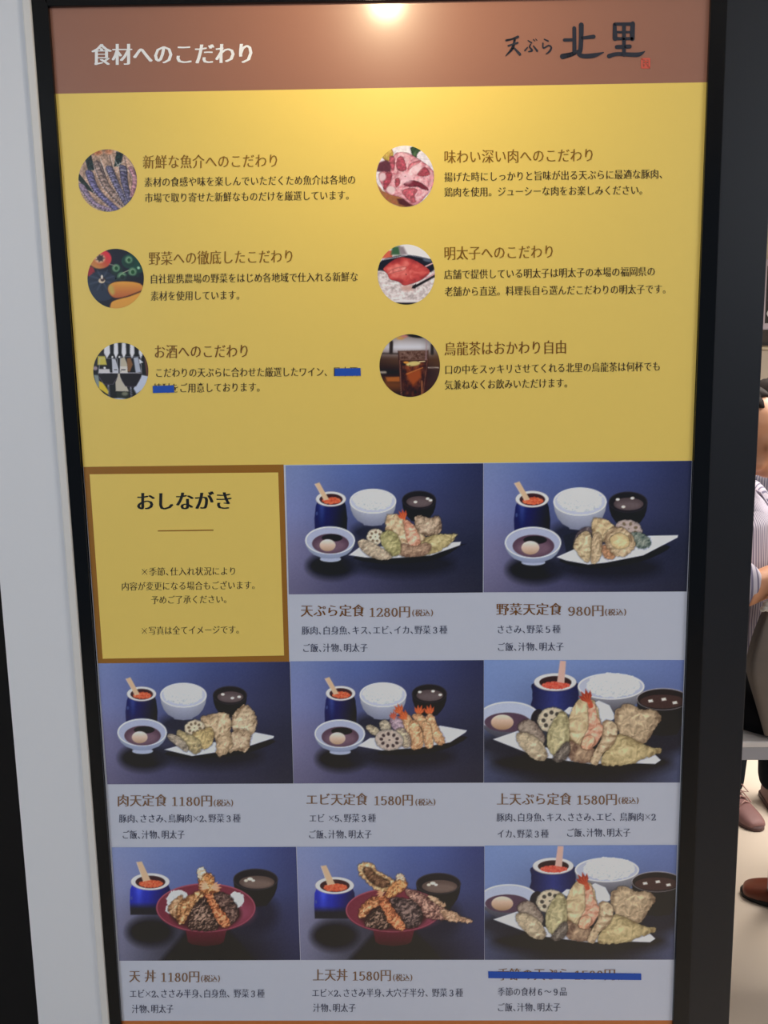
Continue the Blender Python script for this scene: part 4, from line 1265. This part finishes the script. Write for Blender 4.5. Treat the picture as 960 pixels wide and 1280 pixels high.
box(bm, lamp_pos[0] - 0.03, lamp_pos[0] + 0.03, -0.012, 0.03, arm_z - 0.03, arm_z + 0.03)
bm_obj('wall_plate', bm, MATS['lamp_black'], sl)

# the shop behind the pillar
YW = 5.1
sgn = empty('framed_sign', (2.95, YW, 2.09), 'dark sign in a pale lilac frame on the far beige wall', 'sign')
m_lil = mat('pale_lilac', (196, 186, 198), rough=0.5)
m_sg = mat('sign_dark', (48, 42, 42), rough=0.5)
x0, x1, z0, z1 = 2.515, 3.4, 1.850, 2.330
for d in ((x0, x1, YW - .03, YW, z0, z0 + .045), (x0, x1, YW - .03, YW, z1 - .045, z1), (x0, x0 + .014, YW - .03, YW, z0 + .045, z1 - .045), (x1 - .04, x1, YW - .03, YW, z0 + .045, z1 - .045)):
    box_obj('frame_bar', d, m_lil, sgn, bev=0.003)
box_obj('sign_face', (x0 + .014, x1 - .04, YW - .015, YW, z0 + .045, z1 - .045), m_sg, sgn)
V, F = [], []
for st in ([(.0, .05), (.035, .075), (.06, .045), (.02, .0), (-.005, -.04), (.03, -.075), (.06, -.05)],):
    nib_stroke(V, F, catmull(st, 5), .022, .016)
mesh_obj('lettering', [(x0 + .045 + v[0], YW - .0155 - v[2], 2.0 + v[1]) for v in V], F, mat('sign_white', (230, 228, 232)), sgn)
tag(box_obj('trim_2', (1.2, 4.6, YW - .05, YW, 1.762, 1.842), mat('dark_bronze', (52, 46, 42), rough=0.4)), kind='structure')
tag(box_obj('trim_3', (1.2, 4.6, YW - .06, YW, 1.742, 1.762), mat('lamp_black', (24, 24, 26))), kind='structure')
tag(box_obj('trim_4', (1.2, 4.6, YW - .025, YW, 1.715, 1.742), mat('cream_trim', (222, 208, 176), rough=0.6)), kind='structure')

ctr = empty('counter', (2.6, 3.5, 0), 'shop counter with a pale pink white top behind the standing people', 'counter')
box_obj('counter_top', (1.55, 3.8, 3.2, 3.85, 1.135, 1.17), mat('counter_white', (236, 214, 204), rough=0.35), ctr, bev=0.004)
box_obj('counter_front', (1.60, 3.75, 3.26, 3.80, 0.0, 1.135), mat('counter_dark', (46, 34, 32), rough=0.5), ctr, bev=0.002)

bn = empty('bench', (0.85, 1.02, 0), 'high white bench beside the dark pillar, with a person sitting on it', 'bench')
m_bn = mat('bench_white', (240, 234, 232), rough=0.35, var=0.02)
m_bg = mat('bench_grey', (176, 176, 184), rough=0.45, var=0.02)
bf = on_z(940, 927, .70)[1]
box_obj('bench_top', (0.56, 1.13, bf, bf + .42, .684, .700), m_bn, bn, bev=0.003)
box_obj('rail', (0.58, 1.11, bf + .004, bf + .022, .650, .684), m_bg, bn, bev=0.002)
box_obj('rail', (0.58, 1.11, bf + .398, bf + .416, .650, .684), m_bg, bn, bev=0.002)
for lx in (0.585, 1.072):
    for ly in (bf + .005, bf + .384):
        box_obj('leg', (lx, lx + .035, ly, ly + .032, 0, .650), m_bg, bn, bev=0.002)


# ---------------------------------------------------------------- people
def ellipsoid(bm, c, r, rot=None, seg=20):
    M = Matrix.Translation(Vector(c)) @ (rot.to_4x4() if rot else Matrix.Identity(4)) @ Matrix.Diagonal((*r, 1))
    bmesh.ops.create_uvsphere(bm, u_segments=seg, v_segments=seg // 2, radius=1, matrix=M)


def limb(bm, pts, rad, n=14, sq=None):
    """tapered closed tube through points with sphere ends; sq = flattening per point along local y"""
    P = [Vector(p) for p in pts]
    rings = []
    for i, p in enumerate(P):
        t = (P[min(i + 1, len(P) - 1)] - P[max(i - 1, 0)]).normalized()
        ref = Vector((0, 1, 0)) if abs(t.y) < .9 else Vector((1, 0, 0))
        u = t.cross(ref).normalized(); v = t.cross(u).normalized()
        ru = rad[i]; rv = rad[i] * (sq[i] if sq else 1)
        rings.append([bm.verts.new(p + u * ru * math.cos(2 * math.pi * k / n) + v * rv * math.sin(2 * math.pi * k / n)) for k in range(n)])
    for a, b in zip(rings[:-1], rings[1:]):
        for k in range(n):
            bm.faces.new((a[k], a[(k + 1) % n], b[(k + 1) % n], b[k]))
    bm.faces.new(rings[0][::-1]); bm.faces.new(rings[-1])
    for p, r, i in ((P[0], rad[0], 0), (P[-1], rad[-1], -1)):
        q = r * (sq[i] if sq else 1)
        ellipsoid(bm, p, (min(r, q),) * 3, seg=12)


def melt(name, bm, m, parent, vox, it=4):
    """union of the shapes as one continuous skin"""
    bmesh.ops.recalc_face_normals(bm, faces=bm.faces)
    me = bpy.data.meshes.new(name); bm.to_mesh(me); bm.free()
    o = bpy.data.objects.new(name, me); COL.objects.link(o)
    r = o.modifiers.new('r', 'REMESH'); r.mode = 'VOXEL'; r.voxel_size = vox
    s = o.modifiers.new('s', 'SMOOTH'); s.iterations = it; s.factor = .5
    dg = bpy.context.evaluated_depsgraph_get(); dg.update()
    nm = bpy.data.meshes.new_from_object(o.evaluated_get(dg))
    o.modifiers.clear(); o.data = nm
    nm.name = name
    nm.materials.clear(); nm.materials.append(m)
    nm.polygons.foreach_set('use_smooth', [True] * len(nm.polygons))
    o.parent = parent
    return o


def hand(bm, wrist, dirv, palm_n, side, curl=.5):
    d = Vector(dirv).normalized(); nrm = Vector(palm_n).normalized(); s = d.cross(nrm).normalized() * side
    w = Vector(wrist)
    pc = w + d * .05
    R3 = Matrix((s, d, nrm)).transposed()
    ellipsoid(bm, pc, (.040, .050, .016), R3, 16)
    for k, (off, L, sp) in enumerate(((-.030, .060, -.12), (-.010, .072, -.03), (.011, .068, .05), (.030, .052, .14))):
        b = w + d * .088 + s * off
        dd = (d + s * sp).normalized()
        p1 = b + dd * L * .42
        d2 = (dd + nrm * curl).normalized(); p2 = p1 + d2 * L * .33
        d3 = (dd + nrm * curl * 2.2).normalized(); p3 = p2 + d3 * L * .27
        limb(bm, [b - dd * .02, p1, p2, p3], [.0095, .0088, .0080, .0068], 8)
    b = w + d * .03 - s * .034
    limb(bm, [b, b + (d - s).normalized() * .035, b + (d - s).normalized() * .035 + (d + nrm * .4).normalized() * .03], [.012, .0105, .0085], 8)


def stripes(name, base, line, scale):
    m = mat(name, base, rough=0.8, spec=0.2)
    nt = m.node_tree
    tc = nt.nodes.new('ShaderNodeTexCoord'); sp = nt.nodes.new('ShaderNodeSeparateXYZ')
    nt.links.new(tc.outputs['Object'], sp.inputs[0])
    at = nt.nodes.new('ShaderNodeMath'); at.operation = 'ARCTAN2'
    nt.links.new(sp.outputs[0], at.inputs[0]); nt.links.new(sp.outputs[1], at.inputs[1])
    mu = nt.nodes.new('ShaderNodeMath'); mu.operation = 'MULTIPLY'; mu.inputs[1].default_value = scale
    nt.links.new(at.outputs[0], mu.inputs[0])
    wv = nt.nodes.new('ShaderNodeMath'); wv.operation = 'SINE'
    nt.links.new(mu.outputs[0], wv.inputs[0])
    r = nt.nodes.new('ShaderNodeValToRGB')
    r.color_ramp.elements[0].position = .2; r.color_ramp.elements[1].position = .7
    r.color_ramp.elements[0].color = (*lin(base), 1); r.color_ramp.elements[1].color = (*lin(line), 1)
    nt.links.new(wv.outputs[0], r.inputs[0])
    nt.links.new(r.outputs[0], nt.nodes['Principled BSDF'].inputs['Base Color'])
    return m


def shoe(parent, x, y, ang, m_up, m_sole, m_lace, laces=True, sc=1.0, z=0.0):
    """a low shoe, toe along local -y"""
    Mx = Matrix.Translation((x, y, z)) @ Matrix.Rotation(ang, 4, 'Z') @ Matrix.Diagonal((sc, sc, sc, 1))
    sec = [(-.175, .030, .030), (-.15, .042, .044), (-.11, .048, .056), (-.06, .047, .070), (-.01, .041, .088), (.03, .036, .094), (.065, .033, .096), (.09, .026, .080)]
    N = 16
    bm = bmesh.new(); rows = []
    for yy, hw, top in sec:
        row = []
        for k in range(N):
            t = math.pi * 2 * k / N
            cx_, cz = math.cos(t), math.sin(t)
            z = .016 + (top - .016) * max(cz, 0) ** .8 if cz > 0 else .016
            row.append(bm.verts.new((hw * (abs(cx_) ** .7) * (1 if cx_ > 0 else -1), yy, z if cz > 0 else .014)))
        rows.append(row)
    for a, b in zip(rows[:-1], rows[1:]):
        for k in range(N):
            bm.faces.new((a[k], a[(k + 1) % N], b[(k + 1) % N], b[k]))
    bm.faces.new(rows[0]); bm.faces.new(rows[-1][::-1])
    up = bm_obj('shoe', bm, m_up, parent, True)
    sd = up.modifiers.new('sd', 'SUBSURF'); sd.levels = 1; sd.render_levels = 2
    bm = bmesh.new(); lo, hi = [], []
    prof = [(0, -.181), (.022, -.174), (.038, -.150), (.048, -.11), (.047, -.05), (.042, 0), (.038, .05), (.033, .085), (.018, .102), (0, .106)]
    loop = prof + [(-a, b) for a, b in prof[-2:0:-1]]
    lo = [bm.verts.new((a, b, 0)) for a, b in loop]; hi = [bm.verts.new((a, b, .019)) for a, b in loop]
    bm.faces.new(lo[::-1]); bm.faces.new(hi)
    for k in range(len(loop)):
        bm.faces.new((lo[k], lo[(k + 1) % len(loop)], hi[(k + 1) % len(loop)], hi[k]))
    bmesh.ops.bevel(bm, geom=bm.edges[:], offset=.003, segments=2, affect='EDGES')
    so = bm_obj('sole', bm, m_sole, up, True)
    if laces:
        bm = bmesh.new()
        for i in range(4):
            yy = -.085 + i * .024; zz = .070 + i * .0085
            limb(bm, [(-.026, yy - .004, zz - .012), (0, yy, zz + .006), (.026, yy + .008, zz - .010)], [.0028] * 3, 6)
        for s in (-1, 1):
            limb(bm, [(0, -.01, .103), (s * .025, -.03, .112), (s * .04, -.05, .088), (s * .02, -.04, .09), (0, -.012, .102)], [.0026] * 5, 6)
            limb(bm, [(0, -.012, .103), (s * .014, -.05, .094), (s * .03, -.08, .066)], [.0026] * 3, 6)
        bm_obj('lace', bm, m_lace, up, True)
    up.matrix_local = Mx


def person(name, loc, face, H, label, skin, shirt, trousers, hair, shoe_args, arms='crossed', head_turn=0.0, sleeves='short', stance=0.0, seat=0.0, stride=0.0):
    root = empty(name, loc, label, 'person')
    k = H / 1.62
    root.rotation_euler = (0, 0, face)
    root.scale = (k, k, k)
    root.location.z = -seat * k
    bpy.context.view_layer.update()
    HT = Matrix.Rotation(head_turn, 3, 'Z')
    hc = Vector((0, -.015, 1.50))

    def hp(p):                           # head point
        return hc + HT @ Vector(p)
    LG = {}
    for s in (-1, 1):
        x = s * .085
        if seat:                          # sitting on the edge of the bench, feet forward
            LG[s] = [(x * .95, 0, .86), (x * 1.1, -.20, .80), (x * 1.25, -.40, .70), (x * 1.25, -.43, .47), (x * 1.25, -.46, .10 + seat)]
        else:
            LG[s] = [(x * .95, 0, .86), (x * 1.05, -.008, .66), (x * 1.08 + stance * s, -.012, .47), (x * 1.1 + stance * s, .012, .28), (x * 1.1 + stance * s, .018, .09)]
    LG[-1] = [(p[0], p[1] + stride * .4 * i / 4, p[2]) for i, p in enumerate(LG[-1])]
    LG[1] = [(p[0], p[1] - stride * i / 4, p[2]) for i, p in enumerate(LG[1])]
    bm = bmesh.new()
    ellipsoid(bm, hp((0, .012, .030)), (.076, .094, .088))                 # cranium
    ellipsoid(bm, hp((0, -.030, -.030)), (.060, .062, .074))              # face
    ellipsoid(bm, hp((0, -.058, -.086)), (.034, .030, .024))              # chin
    ellipsoid(bm, hp((0, -.080, .012)), (.052, .018, .014))               # brow
    for s in (-1, 1):
        ellipsoid(bm, hp((s * .038, -.066, -.030)), (.024, .022, .020))   # cheeks
        ellipsoid(bm, hp((s * .076, .010, -.012)), (.010, .020, .032))    # ears
        ellipsoid(bm, hp((s * .046, -.02, -.070)), (.022, .040, .022))    # jaw
    limb(bm, [hp((0, -.088, .004)), hp((0, -.102, -.018)), hp((0, -.108, -.036))], [.008, .010, .014], 10)
    ellipsoid(bm, hp((0, -.088, -.060)), (.024, .012, .006)); ellipsoid(bm, hp((0, -.086, -.071)), (.020, .011, .007))
    limb(bm, [hp((0, .015, -.04)), (0, .012, 1.40), (0, .015, 1.32)], [.052, .052, .062], 16)
    # trunk, arms, legs
    limb(bm, [(0, 0, .84), (0, 0, .92), (0, .005, 1.02), (0, .0, 1.16), (0, .008, 1.28), (0, .012, 1.335)], [.145, .150, .130, .150, .150, .09], 24, [.7, .68, .72, .68, .62, .6])
    if arms == 'crossed':
        A_ = {1: [(.165, .01, 1.305), (.215, -.01, 1.21), (.235, -.08, 1.17), (.11, -.190, 1.245), (-.03, -.215, 1.26)],
              -1: [(-.165, .01, 1.305), (-.215, -.01, 1.20), (-.235, -.08, 1.15), (-.10, -.185, 1.195), (.03, -.185, 1.175)]}
    else:
        A_ = {s: [(s * .165, .01, 1.305), (s * .20, .01, 1.17), (s * .225, .0, 1.05), (s * .235, -.03, .94), (s * .235, -.06, .84)] for s in (-1, 1)}
    for s in (-1, 1):
        limb(bm, A_[s], [.052, .046, .040, .036, .026], 14)
        a, b = Vector(A_[s][3]), Vector(A_[s][4])
        if arms == 'crossed':
            hand(bm, b, (b - a) + Vector((0, .02, -.03)), (0, .6, -.5), s, .7)
        else:
            hand(bm, b, b - a, (-s, 0, 0), 1, .3)
        limb(bm, LG[s], [.088, .074, .052, .050, .034], 16)
        fx, fy, fz = LG[s][4]
        limb(bm, [(fx, fy + .012, fz - .04), (fx + s * .003, fy - .068, fz - .045), (fx + s * .006, fy - .138, fz - .055)], [.022, .020, .016], 12)
    melt('body', bm, skin, root, .0055, 5)
    # eyes and brows
    for s in (-1, 1):
        bm = bmesh.new(); ellipsoid(bm, hp((s * .030, -.083, -.008)), (.0125, .008, .007), HT)
        e = bm_obj('eye', bm, mat('eye_white', (214, 206, 200), rough=.3), root, True); e.parent = root; e.matrix_parent_inverse = Matrix.Identity(4)
        bm = bmesh.new(); ellipsoid(bm, hp((s * .030, -.0895, -.008)), (.0055, .003, .0055), HT)
        q = bm_obj('iris', bm, mat('eye_dark', (30, 20, 16), rough=.2), e, True); q.parent = e; q.matrix_parent_inverse = Matrix.Identity(4)
        bm = bmesh.new(); limb(bm, [hp((s * .012, -.098, .013)), hp((s * .032, -.096, .020)), hp((s * .050, -.080, .012))], [.003, .004, .002], 8)
        e = bm_obj('eyebrow', bm, hair, root, True); e.parent = root; e.matrix_parent_inverse = Matrix.Identity(4)
    # hair cap: a shell over the skull, cut at the hairline
    bm = bmesh.new()
    ellipsoid(bm, hp((0, .022, .040)), (.086, .100, .090), HT, 36)
    geom = [f for f in bm.faces if (lambda c: (c.y < .004 and c.z < .092 - (abs(c.x) > .045) * .02) or (c.y < .028 and c.z < .060) or c.z < -.045)(HT.transposed() @ (f.calc_center_median() - hc))]
    bmesh.ops.delete(bm, geom=geom, context='FACES')
    rr = random.Random(4)
    for v in bm.verts:
        v.co += (v.co - hc).normalized() * rr.uniform(-.002, .004)
    h = bm_obj('hair', bm, hair, root, True); h.parent = root; h.matrix_parent_inverse = Matrix.Identity(4)
    so = h.modifiers.new('so', 'SOLIDIFY'); so.thickness = .008; so.offset = -1
    # shirt
    bm = bmesh.new()
    limb(bm, [(0, 0, .785), (0, 0, .92), (0, .003, 1.04), (0, .0, 1.16), (0, .008, 1.28), (0, .012, 1.345)], [.176, .172, .156, .172, .172, .085], 28, [.72, .72, .76, .72, .66, .72])
    for s in (-1, 1):
        P = A_[s]
        if sleeves == 'short':
            e = Vector(P[2]) * .75 + Vector(P[1]) * .25
            limb(bm, [P[0], P[1], e], [.066, .062, .058], 16)
        else:
            limb(bm, [P[0], P[1], P[2], P[3]], [.066, .060, .054, .046], 16)
    melt('shirt', bm, shirt, root, .009, 4)
    bm = bmesh.new()
    for s in (-1, 1):                    # collar wings
        q = [(0, .072, 1.385), (s * .050, .050, 1.383), (s * .068, .0, 1.370), (s * .050, -.052, 1.348), (s * .008, -.082, 1.318)]
        w = [(0, .094, 1.345), (s * .075, .066, 1.345), (s * .100, .0, 1.335), (s * .090, -.062, 1.305), (s * .050, -.112, 1.262)]
        a = [bm.verts.new(p) for p in q]; b = [bm.verts.new(p) for p in w]
        for i in range(4):
            bm.faces.new((a[i], a[i + 1], b[i + 1], b[i]))
    cl = bm_obj('collar', bm, shirt, root, True); cl.parent = root; cl.matrix_parent_inverse = Matrix.Identity(4)
    sf = cl.modifiers.new('so', 'SOLIDIFY'); sf.thickness = .004
    for i in range(6):
        bm = bmesh.new()
        z = 1.27 - i * .075
        y = -(.119 + (.006 if i < 2 else -.004 * (i == 3)))
        bmesh.ops.create_cone(bm, cap_ends=True, segments=12, radius1=.006, radius2=.006, depth=.006,
                              matrix=Matrix.Translation((0, y, z)) @ Matrix.Rotation(math.pi / 2, 4, 'X'))
        bt = bm_obj('button', bm, mat('button_dark', (60, 56, 66)), root, True); bt.parent = root; bt.matrix_parent_inverse = Matrix.Identity(4)
    # trousers
    bm = bmesh.new()
    limb(bm, [(0, 0, .80), (0, 0, .90), (0, 0, .97)], [.158, .160, .148], 24, [.74, .72, .74])
    for s in (-1, 1):
        limb(bm, [(p[0], p[1], p[2] + (.015 if i == 4 else 0)) for i, p in enumerate(LG[s])], [.100, .092, .076, .068, .058], 16)
    melt('trousers', bm, trousers, root, .010, 4)
    for s in (-1, 1):
        shoe(root, LG[s][4][0], LG[s][4][1] - .023, s * -.12, *shoe_args, z=seat)
    return root


skin = mat('skin_tan', (206, 148, 112), rough=0.5, spec=0.4, var=0.06, scale=30)
m_hair = mat('hair_black_brown', (30, 23, 21), rough=0.85, spec=0.15, var=0.4, scale=90)
m_black_cloth = mat('black_cloth', (20, 20, 24), rough=0.9, spec=0.2, var=0.2, scale=40, bump=0.4)
m_navy_cloth = mat('navy_cloth', (22, 30, 38), rough=0.9, spec=0.2, var=0.2, scale=40, bump=0.4)
m_shirt = stripes('striped_cloth', (188, 182, 194), (112, 108, 132), 120)
m_shirt2 = stripes('check_cloth', (150, 146, 158), (90, 88, 110), 90)
m_leather = mat('brown_leather', (112, 54, 36), rough=0.35, spec=0.5, var=0.12, scale=14)
m_black_sole = mat('black_sole', (18, 16, 16), rough=0.6)
m_pink = mat('pink_sneaker', (142, 104, 102), rough=0.6, var=0.10, scale=30, bump=0.3)
m_pinksole = mat('pink_sole', (92, 66, 66), rough=0.6)
m_lace = mat('pink_lace', (206, 164, 156), rough=0.8)

hm = on_y(916, 700, bf + .25)
pm = (hm[0], hm[1], 0)
person('person', (pm[0], pm[1], 0), R_(58), 1.635,
       'person in striped shirt and black trousers sitting on the white bench with folded arms',
       skin, m_shirt, m_black_cloth, m_hair, (m_leather, m_black_sole, m_leather, False), head_turn=R_(4), seat=.085)
pk = on_z(950, 1036)
person('person', (pk[0] + 0.035, pk[1] + 0.16, 0), R_(8), 1.55,
       'person in dark trousers and pink sneakers standing behind the white bench',
       skin, m_shirt2, m_navy_cloth, m_hair, (m_pink, m_pinksole, m_lace, True), arms='down', sleeves='long')
pb = on_z(925, 1118)
person('person', (pb[0] + 0.215 + .19, pb[1] + 0.02 - .062, 0), R_(-108), 1.68,
       'person at the right edge of the photo, only a brown leather shoe in view',
       skin, m_navy_cloth, m_black_cloth, m_hair, (m_leather, m_black_sole, m_leather, False), arms='down', sleeves='long', stride=.20)

# grey bag hung from a white twisted cord
bx_ = on_y(981, 812, pm[1] - 0.24)
bag = empty('drawstring_bag', (bx_[0], bx_[1], bx_[2] - 0.2), 'grey brown cloth bag hanging on a white twisted cord in front of the striped shirt', 'bag')
bm = bmesh.new()
N = 40
rows = []
for i in range(15):
    t = i / 14
    z = bx_[2] + .165 - .38 * t
    w = .024 + .075 * math.sin(min(t * 1.5, 1.0) * math.pi / 2) - .050 * max(0, t - .55) / .45
    dp = w * .42
    row = []
    for k in range(N):
        a = 2 * math.pi * k / N
        f = 1 + .10 * (1 - t) * math.sin(a * 9) + .03 * math.sin(a * 5 + t * 4)
        row.append(bm.verts.new((bx_[0] + w * math.cos(a) * f + .012 * t, bx_[1] + dp * math.sin(a) * f, z)))
    rows.append(row)
for a, b in zip(rows[:-1], rows[1:]):
    for k in range(N):
        bm.faces.new((a[k], a[(k + 1) % N], b[(k + 1) % N], b[k]))
bm.faces.new(rows[0][::-1]); bm.faces.new(rows[-1])
bm_obj('pouch', bm, mat('bag_grey', (132, 122, 114), rough=0.85, spec=0.2, var=0.12, scale=18, bump=0.4), bag, True)
bm = bmesh.new()
P0 = Vector((bx_[0] - .066, bx_[1] - .035, bx_[2] + .110)); P1 = Vector((bx_[0] - .036, bx_[1] - .035, bx_[2] + .175)); P2 = Vector((bx_[0] - .046, bx_[1] - .02, bx_[2] + .25))
path = catmull([tuple(P0), tuple(P1), tuple(P2), (bx_[0] + .03, bx_[1] + .02, bx_[2] + .36)], 12)
for ph in (0, math.pi):
    pts = [(p[0] + .006 * math.cos(i * .9 + ph), p[1] + .006 * math.sin(i * .9 + ph), p[2]) for i, p in enumerate(path)]
    limb(bm, pts, [.0065] * len(pts), 8)
bm_obj('cord', bm, mat('cord_white', (226, 222, 214), rough=0.8), bag, True)
